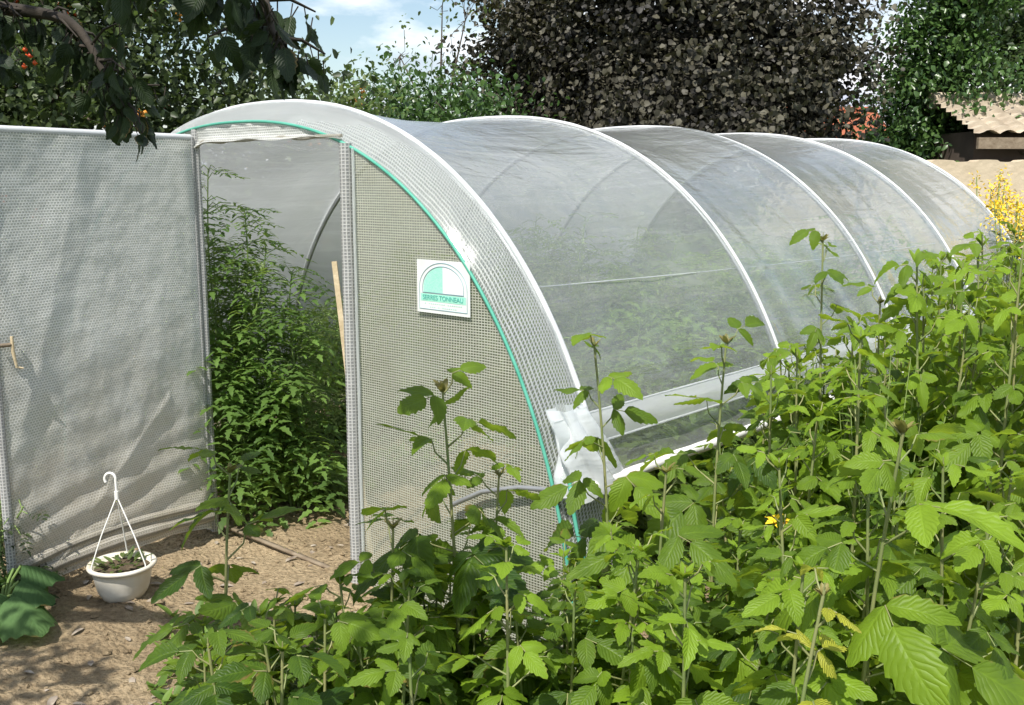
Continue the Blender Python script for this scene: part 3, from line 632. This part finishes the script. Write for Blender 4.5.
for xx in (-1.25, -.55, .75, 1.25):
    rowi = 0
    for yy_ in np.arange(.7, 5.0, .62):
        if xx == -.55 and yy_ < 2.0: continue
        if xx < 0 and yy_ < 1.0: continue
        if xx == .75 and yy_ < 1.2: continue
        k += 1; rowi += 1
        tomato(xx+R.uniform(-.1, .02), yy_, (R.uniform(1.0, 1.18) if xx > 1 else R.uniform(1.3, 1.5)) if xx > 0 else R.uniform(.9, 1.4), .40, 190,
               'tomato plant inside the greenhouse, %s in the %s' % (ORD[rowi-1], ROWN[xx]), 'tomato plants inside the tunnel', .85, seed=20+k, size=.34 if xx > 1 else .26, mat='hedge' if k % 2 else 'fine')
# ------------------------------------------------------------------ hero raspberry canes
def hc(px, py, D, label, ls=.085, lean=(0, 0), nodes=13, seed=1, **k):
    x, y = at(px, D); x -= lean[0]; y -= lean[1]; return cane(zat(py, D)-gz(x, y), lean, ls*1.6, nodes+8, bud=True, loc=(x, y), label=label, seed=seed, **k)
hc(440, 388, 2.05, 'tall raspberry cane standing in front of the woven end panel right of the door post', .095, (-.05, .0), 19, 101, tint=.35)
hc(590, 342, 2.35, 'slender raspberry cane rising in front of the bunched film at the tunnel foot', .075, (-.03, -.03), 14, 102)
hc(731, 338, 2.5, 'raspberry cane with open leaf tiers in front of the second film bay', .085, (.0, .0), 13, 103)
hc(822, 236, 2.9, 'tallest raspberry cane leaning up against the third hoop', .07, (-.10, -.02), 13, 104)
hc(232, 468, 1.95, 'dark shaded raspberry cane in front of the door leaf, right of the pot', .085, (-.02, .0), 12, 105, tint=.1)  # low tint paints the shade into its leaves
hc(908, 432, 1.55, 'thick pale raspberry cane with very large leaves at lower right', .105, (.0, .0), 13, 106, tint=.65)
hc(385, 528, 1.9, 'short raspberry cane in front of the foot of the right door post', .085, (.0, .0), 11, 107)
hc(850, 585, 1.45, 'young raspberry shoot with yellowing top leaves in the bottom foreground', .06, (.0, .0), 10, 108, mat='yleaf', tint=.6)
hc(970, 250, 3.3, 'tall raspberry cane poking out of the thicket under the last hoop', .08, (-.03, 0), 13, 109)
hc(878, 300, 2.9, 'raspberry cane leaning left in front of the fourth film bay', .075, (-.08, 0), 13, 110)
hc(505, 470, 2.2, 'small raspberry cane in front of the lower right corner of the end panel', .07, (.02, 0), 12, 111)
hc(668, 470, 2.0, 'raspberry cane just right of the bunched film, below the rolled film tube', .08, (.02, 0), 12, 112)
# ------------------------------------------------------------------ cane thicket in zones
protos = []
for i in range(14):
    R.seed(300+i); o = cane(1.0, (R.uniform(-.12, .12), R.uniform(-.12, .12)), .108, 30, .04, seed=300+i, tint=(.35+.5*((i*37) % 10)/10) if i < 9 else .08+.05*(i-9), loc=(0, 0), label='x'); protos.append(o)  # last five darkened by tint, for older leaves and lower-left shade
used = set()
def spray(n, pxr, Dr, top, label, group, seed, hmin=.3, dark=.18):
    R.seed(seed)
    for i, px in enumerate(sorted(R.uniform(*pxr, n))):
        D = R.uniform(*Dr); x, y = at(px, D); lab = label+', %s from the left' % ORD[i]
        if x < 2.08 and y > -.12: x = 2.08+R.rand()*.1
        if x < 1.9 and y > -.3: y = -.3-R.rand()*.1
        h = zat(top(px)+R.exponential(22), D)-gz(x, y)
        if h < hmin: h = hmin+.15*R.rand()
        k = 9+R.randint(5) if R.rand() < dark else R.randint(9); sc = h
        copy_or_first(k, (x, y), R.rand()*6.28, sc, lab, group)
def copy_or_first(k, loc, rz, h, label, group):
    o = protos[k]; scx = .72+.28*h
    if k in used: c = copytree(o, loc, rz, 1, label, group)
    else: used.add(k); c = o; c.location = (loc[0], loc[1], gz(*loc)); c.rotation_euler = (0, 0, rz); c['label'] = label; c['group'] = group
    c.scale = (scx, scx, h)
env0 = lambda px: float(np.interp(px, [330, 420, 520, 620, 700, 745, 800, 860, 900, 950, 1000, 1040], [560, 540, 515, 495, 485, 432, 372, 322, 308, 262, 236, 226]))
env = lambda px: env0(px)-8
spray(18, (905, 1050), (3.9, 5.4), lambda p: env(p)+2, 'raspberry cane in the far thicket below the last hoop', 'far thicket raspberry canes', 51)
spray(25, (840, 1060), (2.6, 3.9), lambda p: env(p)+12, 'raspberry cane in the thicket at the right picture edge', 'right edge raspberry canes', 52)
spray(21, (745, 885), (2.4, 3.4), lambda p: env(p)+6, 'raspberry cane in the thicket edge beside the folded film band', 'raspberry canes beside the film band', 53)
spray(14, (800, 1060), (1.75, 2.6), lambda p: 430+R.rand()*60, 'raspberry cane in the near right foreground thicket', 'near right raspberry canes', 54)
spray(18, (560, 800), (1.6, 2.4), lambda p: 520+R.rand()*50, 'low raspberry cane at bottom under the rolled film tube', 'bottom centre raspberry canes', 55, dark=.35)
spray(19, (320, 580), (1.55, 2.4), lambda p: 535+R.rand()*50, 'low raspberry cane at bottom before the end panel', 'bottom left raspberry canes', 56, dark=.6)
spray(16, (165, 350), (1.55, 2.2), lambda p: 585+R.rand()*60, 'low shaded raspberry cane at the edge of the bare path', 'raspberry canes by the path', 57, dark=1.0)  # only dark-tinted copies here: shade put into the leaf colour
for k, o in enumerate(protos):
    if k not in used:
        for ch in list(o.children): bpy.data.objects.remove(ch)
        bpy.data.objects.remove(o)
# fine leaved weeds between canes and tunnel
def weed(h, seed, label, loc, group):
    R.seed(seed); root = thing('leafy_weed', label, 'weed', (loc[0], loc[1], gz(*loc)), group); lm, sm = MB(), MB()
    for b in range(5):
        a = R.rand()*6.28; l = np.array([math.cos(a), math.sin(a)])*R.uniform(.02, .16)
        P = lambda t: np.array([l[0]*t, l[1]*t, h*(1-.12*b*t)*t]); tube(sm, [P(t) for t in np.linspace(0, 1, 7)], np.linspace(.0035, .001, 7), 5, False); az = 0
        for i in range(26):
            t = .15+.85*i/26; az += 2.4; d = np.array([math.cos(az), math.sin(az), R.uniform(-.2, .5)])
            put(lm, SL[i % 4], P(t), d, np.array([0, 0, 1.]), R.uniform(.04, .075)*(1.15-.6*t), R.rand())
    sm.build('stem', M['canered'], root); lm.build('foliage', M['fine'], root); return root
wp = [weed(.85, 400+i, 'x', (0, 0), 'fine leaved weeds') for i in range(4)]
wpx = sorted(R.uniform(725, 900, 21))+sorted(R.uniform(560, 760, 9))
for i in range(30):
    px, D = wpx[i], R.uniform(2.5, 3.5) if i <= 20 else R.uniform(2.0, 2.7)
    x, y = at(px, D); x = max(x, 2.10); sc = max(.3, zat(env(px)+40+R.exponential(40), D))/.85
    lab = 'fine leaved green weed below the folded film band, %s from the left' % ORD[i] if i <= 20 else 'short weed on the soil bank below the rolled film, %s from the left' % ORD[i-21]
    c = wp[i] if i < 4 else copytree(wp[i % 4], (x, y), 0, 1, lab, 'x')
    c.location = (x, y, gz(x, y)); c.rotation_euler = (0, 0, R.rand()*6); c.scale = (1, 1, sc); c['label'] = lab; c['group'] = 'weeds under the band' if i <= 20 else 'weeds on the soil bank'
# ground cover
mb = MB()
for i in range(2600):
    px, D = R.uniform(130, 1060), R.uniform(1.1, 3.6); x, y = at(px, D)
    if (px < 560 and y > -.45 and x < 1.0) or (x < 2.05 and y > -.15): continue
    if px < 380 and R.rand() < .55: continue
    a = R.rand()*6.28
    for k in range(3):
        a += 2.1; put(mb, SL[k], (x, y, gz(x, y)), np.array([math.cos(a), math.sin(a), R.uniform(.3, 1.6)]), np.array([0, 0, 1.]), R.uniform(.03, .09), R.rand())
for i in range(1500):
    x, y = (R.uniform(-1.8, -.25), R.uniform(.3, 5.0)) if i % 3 else (R.uniform(.75, 1.75), R.uniform(.3, 5.0))
    a = R.rand()*6.28
    for k in range(3):
        a += 2.1; put(mb, SL[k], (x, y, gz(x, y)), np.array([math.cos(a), math.sin(a), R.uniform(.3, 1.6)]), np.array([0, 0, 1.]), R.uniform(.05, .12), R.rand())
tag(mb.build('ground_cover', M['fine']), 'low weeds and seedlings covering the soil under the canes', 'weeds', kind='stuff')
mb = MB()
for i in range(900):
    x, y = (R.uniform(.9, 2.1), R.uniform(-1.7, -.3)) if i < 700 else (R.uniform(-.2, 1.4), R.uniform(-1.7, 1.2))
    a = R.rand()*6.28; put(mb, SL[i % 4], (x, y, gz(x, y)+.006), np.array([math.cos(a), math.sin(a), R.uniform(-.2, .4)]), np.array([0, 0, 1.]), R.uniform(.03, .07), R.rand())
tag(mb.build('dry_leaf_litter', solid('dry_leaf', (.16, .12, .09), (.40, .35, .28), 30, .8)), 'pale dry leaves lying on the soil under the canes', 'leaf litter', kind='stuff')
# yellow flower
x, y = at(786, 2.35); z = zat(522, 2.35); fl = thing('yellow_flower', 'single yellow flower among the leaves below the film band', 'flower', (x, y, gz(x, y)))
zz = z-gz(x, y); mb = MB(); tube(mb, [(0, 0, 0), (.01, 0, zz*.5), (0, 0, zz)], .003, 6); mb.build('stem', M['canered'], fl); mb = MB()
for k in range(11):
    a = k*2.4; put(mb, RL[k % 10], (0, 0, zz), np.array([math.cos(a), math.sin(a), .5]), np.array([0, 0, 1.]), .035, .5)
mb.build('petals', M['yellow'], fl)
# ------------------------------------------------------------------ left edge: broad leaved plant and dark shrub
def broad(x, y, n, size, label, seed):
    R.seed(seed); root = thing('broad_leaved_plant', label, 'plant', (x, y, gz(x, y))); lm, sm = MB(), MB()
    for i in range(n):
        a = i*2.4; d = np.array([math.cos(a), math.sin(a), 0]); h = R.uniform(.08, .26); q = d*R.uniform(.04, .14)+[0, 0, h]
        tube(sm, [(0, 0, 0), q*.6+[0, 0, .03], q], .006, 6, False); V, F_, U = leaflet(12, .12, .52, .3, .12, .5, .38)
        V = V.copy(); V[:, 2] += .02*np.sin(V[:, 1]*22)*np.cos(V[:, 0]*9); put(lm, (V, F_, U), q, d+[0, 0, -.15], np.array([0, 0, 1.]), size*R.uniform(.7, 1.1), .3+.5*R.rand())
    sm.build('stem', M['tomstem'], root); lm.build('foliage', M['bigleaf'], root)
x, y = at(-22, 3.55); broad(x, y, 9, .22, 'broad crinkled squash leaves at the left picture edge below the door', 31)
x, y = at(-20, 3.75); tomato(x, y, .42, .25, 90, 'dark leafy plant in the gap at the left edge beside the door leaf', seed=33, tint=.3, name='leafy_plant', mat='orchard', size=.11)
# ------------------------------------------------------------------ trees
def tree(name, label, cx, cy, lobes, nl, size, mat, trunk, seed, tpl=None, limbs=18, spread=.22, cat='tree', group=None, per=26, twigs=True, tintr=(.1, .9), berries=None, zmin=.2, tr=.11):
    """trunk and limbs reaching leaf clusters spread through uneven lobes"""
    R.seed(seed); rt = thing(name, label, cat, (cx, cy, gz(cx, cy)), group); lm, wm, bm = MB(), MB(), MB()
    tpls = tpl or [diamond3(.62, .3, .2), diamond3(.72, .15, .3), diamond3(.55, .4, .1)]
    tp = np.array([(0, 0, 0), (.05, .02, trunk*.4), (-.03, .06, trunk*.8), (.02, .0, trunk*1.15)]); tube(wm, tp, [tr*1.25, tr, tr*.9, tr*.7], 10)
    vol = np.array([l[3]*l[4]*l[5] for l in lobes]); vol = vol**.8; vol = vol/vol.sum(); nc = nl//per; cl = []
    for i, l in enumerate(lobes):
        m = max(3, int(nc*vol[i])); v = norm(R.randn(m, 3)); r_ = R.rand(m)**.42
        c = np.array(l[:3])+v*r_[:, None]*np.array(l[3:6])*(1+.18*R.randn(m, 1)); c = c[c[:, 2] > zmin]; cl.append(c)
        lc = np.array(l[:3]); s = tp[2]; tube(wm, [s, s*.5+lc*.5+[0, 0, .15], lc], [tr*.55, tr*.35, tr*.16], 7)
        for q in c[::max(1, len(c)//limbs)]:
            mid = (lc+q)/2+R.uniform(-.1, .1, 3); tube(wm, [lc, mid, q], [tr*.14, tr*.08, .004], 5, False)
    C = np.concatenate(cl); n = len(C); ct = R.uniform(*tintr, n)
    O = np.repeat(C, per, 0)+R.randn(n*per, 3)*spread*np.array([1, 1, .75]); tt = np.repeat(ct, per)+R.uniform(-.12, .12, n*per)
    X = norm(R.randn(n*per, 3)+[0, 0, -.3]); Z = norm(R.randn(n*per, 3)*.42+np.repeat(norm(R.randn(n, 3))*.55, per, 0)+[0, 0, .8]+.6*norm(O-np.mean(C, 0)))
    S = size*R.uniform(.7, 1.3, n*per); k = len(tpls)
    for i in range(k): put(lm, tpls[i], O[i::k], X[i::k], Z[i::k], S[i::k], tt[i::k])
    wm.build('trunk', M['bark'], rt); lm.build('crown', M[mat], rt)
    if berries:
        for mt_, nb, rad in berries:
            for i in range(nb):
                bm = MB(); c = C[R.randint(n)]+R.randn(3)*spread*.6
                for _ in range(7): bm.add(ico*rad+c+R.randn(3)*rad*1.3, icf)
                bm.build('berry_cluster', M[mt_], rt)
    return rt
# left orchard tree with red berries
x, y = at(80, 7.6)
tree('berry_tree', 'dark tree with red berries behind the open door leaf', x, y, [(0, 0, 2.4, 1.5, 1.2, .8), (-1.2, -.6, 2.3, .9, .9, .8), (1.1, .7, 2.0, .8, .8, .6), (.3, .2, 3.3, 1.5, 1.0, .7), (-.9, .2, 3.4, 1.0, .9, .7), (.0, .0, 1.3, 1.3, 1.1, .6)], 42000, .058, 'orchard', 1.7, 61, berries=[('berry', 60, .022), ('oberry', 38, .020)], spread=.14, per=22, tintr=(0, 1.0))
x, y = at(330, 8.6)
tree('berry_bush', 'airy bush with orange berry clusters left of the tall bare shoots', x, y, [(-.3, 0, 1.7, .7, .7, .55), (.15, .2, 2.1, .33, .4, .42), (-.2, .2, 1.2, .9, .9, .6)], 8000, .06, 'hedge', 1.3, 62, berries=[('oberry', 42, .020)], spread=.14, per=16, tintr=(.2, 1.0), tr=.05)
x, y = at(400, 10.5)
tree('hedge_shrub', 'round mid green shrub between the berry bush and the bronze tree', x, y, [(0, 0, 2.05, 1.1, .9, .65), (-.9, 0, 1.85, .8, .8, .6), (.9, .2, 2.0, .7, .7, .6), (0, 0, 1.0, 1.4, 1.0, .7)], 22000, .060, 'holly', 1.1, 63, spread=.16, tintr=(.2, 1.0), tr=.06)
x, y = at(440, 11.5)
tree('wispy_tree', 'thin upright sapling with bare shoots against blue sky', x, y, [(0, 0, 2.4, .35, .35, .7), (-.6, 0, 3.0, .22, .25, .5), (.35, .1, 3.3, .2, .2, .6), (.0, .1, 3.5, .15, .2, .6)], 420, .055, 'hedge', 2.2, 64, spread=.16, per=10, tr=.035)
mb = MB()
# bronze leaved tree
x, y = at(655, 11.6)
rl = [(diamond3(.85, .2, .25)), diamond3(.95, .3, .15), diamond3(.8, .1, .35)]
tree('bronze_tree', 'large dark bronze leaved tree behind the tunnel', x, y, [(0, 0, 3.0, 2.0, 1.5, 1.3), (-1.5, -.3, 2.7, 1.0, 1.0, 1.3), (1.35, .2, 2.9, .9, 1.0, 1.1), (.7, -.6, 2.0, 1.3, 1.0, .9), (-.8, -.5, 1.9, 1.3, 1.0, .9), (.2, 0, 4.3, 1.8, 1.4, 1.0), (1.85, .1, 2.05, .38, .5, .5), (-1.9, .1, 3.6, .6, .6, .6)], 90000, .060, 'purple', 1.9, 65, tpl=rl, spread=.13, per=40, tintr=(-.1, 1.0), limbs=30)
# right green tree
x, y = at(922, 12.6)
tree('green_tree', 'dense glossy green tree left of the tiled roof', x, y, [(0, 0, 2.7, .85, .8, .95), (-.35, -.1, 1.95, .62, .7, .6), (.45, 0, 1.9, .75, .7, .55), (.1, 0, 3.7, .6, .6, .5)], 24000, .070, 'holly', 1.5, 66, spread=.13, per=22, tintr=(.1, 1.0))
x, y = at(1010, 17.0)
tree('dark_tree', 'big dark tree rising behind the tiled roof at top right', x, y, [(-.3, 0, 4.1, 1.3, 1.2, 1.3), (1.2, 0, 3.7, 1.3, 1.2, 1.3), (.8, 0, 6.0, 1.8, 1.5, 1.2)], 20000, .10, 'far', 3.0, 67, spread=.2, per=22)
# far hedge masses behind everything
tree('hedge', 'long leafy hedge seen blurred through the far side of the tunnel', -4.1, 2.6, [(-.2, -2.4, .9, .6, 1.1, .9), (0, -.8, .95, .6, 1.1, .95), (-.1, .9, .9, .6, 1.1, 1.0), (0, 2.5, 1.0, .6, 1.1, 1.0), (.1, 4.0, .9, .6, 1.1, .9)], 12000, .09, 'hedge', .5, 79, spread=.17, per=20, tr=.05, cat='hedge')
for i, (px, D, wd, h) in enumerate(((130, 10.5, 2.4, 1.3), (480, 14.0, 2.0, 1.6))):
    x, y = at(px, D); tree('hedge_shrub', ('low dark hedge shrub behind the berry tree', 'dark hedge shrub filling the gap before the bronze tree')[i], x, y, [(0, 0, h*.7, wd*.6, .8, h*.6), (wd*.45, .3, h*.6, wd*.45, .8, h*.6), (-wd*.45, .0, h*.65, wd*.45, .8, h*.6)], 7000, .08, 'far', .8, 70+i, spread=.17, per=22, tr=.05)
# ------------------------------------------------------------------ overhanging branch tree just left of the camera
x, y = at(-560, 2.5)
def overhang():
    R.seed(88); rt = thing('overhanging_tree', 'dark leafy tree reaching over from the upper left corner', 'tree', (x, y, gz(x, y))); wm, lm = MB(), MB()
    tube(wm, [(0, 0, 0), (.05, 0, .9), (0, .05, 1.8), (.05, 0, 2.6)], [.09, .075, .06, .05], 9)
    base = np.array([x, y, gz(x, y)])
    def W(px, py, D): a = at(px, D); return np.array([a[0], a[1], zat(py, D)])-base
    mains = [[np.array([.03, 0, 1.9]), W(-150, -60, 2.2), W(0, -5, 2.1), W(90, 25, 2.05), W(150, 105, 2.0)],
             [np.array([.03, 0, 2.2]), W(-150, -130, 2.0), W(60, -70, 1.8), W(200, -35, 1.7), W(268, -5, 1.65), W(302, 45, 1.62)],
             [np.array([.03, 0, 1.7]), W(-150, 0, 2.3), W(-60, 10, 2.3), W(30, 40, 2.25)]]
    def leafat(p, s, t=0.2):
        d = np.array([R.uniform(-.6, .6), R.uniform(-.6, .6), -.9]); k = R.randint(24)
        q = p+norm(d)*.02; tube(wm, [p, q], .0012, 4, False); put(lm, RL[k], q, d, np.array([R.randn(), R.randn(), .3]), s, t+R.uniform(-.2, .3))
    for mi, m in enumerate(mains):
        m = np.array(m); tt = np.linspace(0, 1, 28); idx = np.linspace(0, 1, len(m)); P = np.c_[[np.interp(tt, idx, m[:, k]) for k in range(3)]].T
        P += np.c_[[.01*np.sin(tt*17+k) for k in range(3)]].T; tube(wm, P, np.linspace(.03, .003, 28), 7)
        for i in range(7, 28):
            for _ in range(2 if mi == 2 else (2 if tt[i] > .5 else 3)):
                a = R.rand()*6.28; l = R.uniform(.05, .20)*(1.1-.65*tt[i]); d = norm(np.array([math.cos(a), math.sin(a), R.uniform(-.7, .5)])); q = P[i]+d*l
                tube(wm, [P[i], P[i]+d*l*.5+[0, 0, .01], q], [.004, .003, .0015], 4, False)
                for s in np.linspace(.3, 1, 5):
                    leafat(P[i]+d*l*s+R.uniform(-.012, .012, 3), R.uniform(.03, .058))
    # crown above and left, outside the picture
    for i in range(2600):
        v = norm(R.randn(3)); p = np.array([-.75, -.35, 2.5])+v*R.rand()**.4*np.array([.6, .7, .5]); put_l.append((p, norm(R.randn(3)+[0, 0, -.4]), norm(R.randn(3)*.6+[0, 0, 1]), R.uniform(.05, .08), R.rand()*.5))
    P2 = np.array([2.35, -2.5, 2.75])-base; tube(wm, [np.array([.03, 0, 2.3]), np.array([.03, 0, 2.3])*.5+P2*.5+[0, 0, .25], P2], [.035, .025, .01], 7)  # unseen limb and leaves added to shade the left foreground canes
    for k in range(14): q = P2+norm(R.randn(3))*np.array([.5, .35, .25]); tube(wm, [P2-[.2, 0, 0], (P2+q)/2, q], [.008, .006, .002], 4, False)
    for i in range(800):
        v = norm(R.randn(3)); put_l.append((P2+v*R.rand()**.4*np.array([.62, .40, .30]), norm(R.randn(3)+[0, 0, -.4]), norm(R.randn(3)*.6+[0, 0, 1]), R.uniform(.05, .08), R.rand()*.5))
    P3 = np.array([.95, -2.95, 2.3])-base; tube(wm, [np.array([.03, 0, 2.0]), np.array([.03, 0, 2.0])*.5+P3*.5+[0, 0, .1], P3], [.03, .02, .01], 7)  # unseen leaf cluster added to throw shade on the lower left ground
    for i in range(480):
        v = norm(R.randn(3)); put_l.append((P3+v*R.rand()**.4*np.array([.60, .36, .28]), norm(R.randn(3)+[0, 0, -.4]), norm(R.randn(3)*.6+[0, 0, 1]), R.uniform(.05, .08), R.rand()*.5))
    O, X_, Z_, S_, T_ = map(np.array, zip(*put_l)); put(lm, diamond3(.6, .3, .2), O, X_, Z_, S_, T_)
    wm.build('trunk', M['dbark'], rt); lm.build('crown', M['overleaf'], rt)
M['dbark'] = solid('dark_bark', (.02, .016, .012), (.05, .04, .03), 14, .9, .8, 30)  # bark darkened in colour for the shaded branch silhouettes
M['overleaf'] = leafmat('shade_toned_overhanging_leaf', (.015, .028, .012), (.045, .07, .022), (.07, .12, .03), None, .4, .5, .3, .18)  # shade on the near leaves is put into this dark colour
put_l = []
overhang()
# ------------------------------------------------------------------ house, garden wall, goldenrod
ang = YAW
def house(name, label, px, D, wd, dp, zw, mwall, mroof, ridge, rz, tiles=True):
    x, y = at(px, D); h = thing(name, label, 'house', (x, y, 0)); h.rotation_euler = (0, 0, rz)
    mb = MB(); box(mb, (0, dp/2, zw/2), (wd, dp, zw)); mb.build('wall', M[mwall], h, smooth=False)
    mb = MB(); nx = int(wd/.05)
    def rf(u, v, s=1):
        X_ = -wd/2-.1+(wd+.2)*u; vv = v*9; st = (vv % 1)
        Yy = -.3+(dp/2+.3)*v; Z_ = zw-.12+(ridge-zw+.12)*v
        if tiles: Z_ += .045*abs(math.sin(X_*math.pi/.21))+.045*(1-st)
        return (X_, Yy, Z_+.03)
    if tiles:
        vs = sorted([i/9 for i in range(10)]+[i/9-.002 for i in range(1, 10)]); V = []; m = len(vs); nu = int(wd/.035)
        for i in range(nu+1):
            for v in vs: V.append(rf(i/nu, v))
        mb.add(V, [(i*m+j, (i+1)*m+j, (i+1)*m+j+1, i*m+j+1) for i in range(nu) for j in range(m-1)])
    else: grid(mb, rf, 4, 4)
    V = [(-wd/2-.1, dp/2, ridge), (wd/2+.1, dp/2, ridge), (wd/2+.1, dp+.3, zw-.1), (-wd/2-.1, dp+.3, zw-.1)]; mb.add(V, [(0, 1, 2, 3)])
    r_ = mb.build('roof', M[mroof], h, smooth=False)
    mb = MB(); box(mb, (0, -.27, zw-.14), (wd+.2, .05, .12)); mb.build('eaves_board', M['darkwood'], h, smooth=False)
    mb = MB(); tube(mb, [(-wd/2-.1, dp/2, ridge+.03), (wd/2+.1, dp/2, ridge+.03)], .10, 10); mb.build('ridge_tiles', M[mroof], h)
    return h
house('tiled_house', 'low house with pale pantile roof and dark wall at right edge', 1112, 11.4, 3.6, 1.8, 2.14, 'hwall', 'tile', 2.50, ang+.05)
house('red_roofed_house', 'distant house whose red roof shows between two trees', 846, 28, 2.6, 4, 2.2, 'gwall', 'redtile', 3.6, ang+.1, False)
x, y = at(1005, 10.6); mb = MB(); wl = 3.2
def gw(u, v):
    X_ = -wl/2+wl*u; top_ = 1.80+.012*N3(X_*4, 0, 0, 1)+.015*(math.sin(X_*14)>0); return X_, top_
V = []; UV = []; nu = 120
for i in range(nu+1):
    X_, tp_ = gw(i/nu, 0)
    for (yy_, zz_) in ((0, 0), (0+.012*N3(X_*3, 1, 0, 1), tp_*.5), (0, tp_), (.22, tp_), (.22, 0)): V.append((X_, yy_, zz_))
mb.add(V, [(i*5+j, (i+1)*5+j, (i+1)*5+j+1, i*5+j+1) for i in range(nu) for j in range(4)])
mb.add([V[i] for i in range(5)]+[V[nu*5+i] for i in range(5)], [(0, 1, 2, 3), (0, 3, 4, 4), (5, 6, 7, 8), (5, 8, 9, 9)])
o = mb.build('garden_wall', M['gwall'], smooth=False); o.location = (x, y, 0); o.rotation_euler = (0, 0, ang); tag(o, 'rough tan garden wall behind the yellow flowers at right', 'wall')
def goldenrod(px, D, py, seed, label):
    R.seed(seed); x, y = at(px, D); h = zat(py, D); root = thing('goldenrod', label, 'flowering plant', (x, y, gz(x, y))); sm, lm, fm = MB(), MB(), MB()
    for k in range(12):
        a = R.rand()*6.28; l = R.uniform(.02, .22); hh = h*R.uniform(.82, 1); P = lambda t: np.array([l*math.cos(a)*t, l*math.sin(a)*t, hh*t]); tube(sm, [P(t) for t in np.linspace(0, 1, 6)], .004, 5, False)
        for i in range(36):
            t = .15+.72*i/36; az = i*2.4; put(lm, SL[i % 4], P(t), np.array([math.cos(az), math.sin(az), .4]), np.array([0, 0, 1.]), .10, R.rand())
        for i in range(70):
            t = R.uniform(.86, 1.02); d = R.randn(3)*.035*(1.08-t)*9; put(fm, SL[i % 4], P(t)+d*[1, 1, .5], R.randn(3), R.randn(3), .024, .5)
    sm.build('stem', M['canered'], root); lm.build('foliage', M['hedge'], root); fm.build('flowers', M['yellow'], root)
goldenrod(984, 7.6, 172, 91, 'tall goldenrod with bright yellow plumes in front of the garden wall')
goldenrod(1012, 6.9, 196, 92, 'shorter goldenrod with duller yellow plumes at the right edge')
goldenrod(1040, 7.8, 190, 93, 'goldenrod half cut off by the right picture edge')
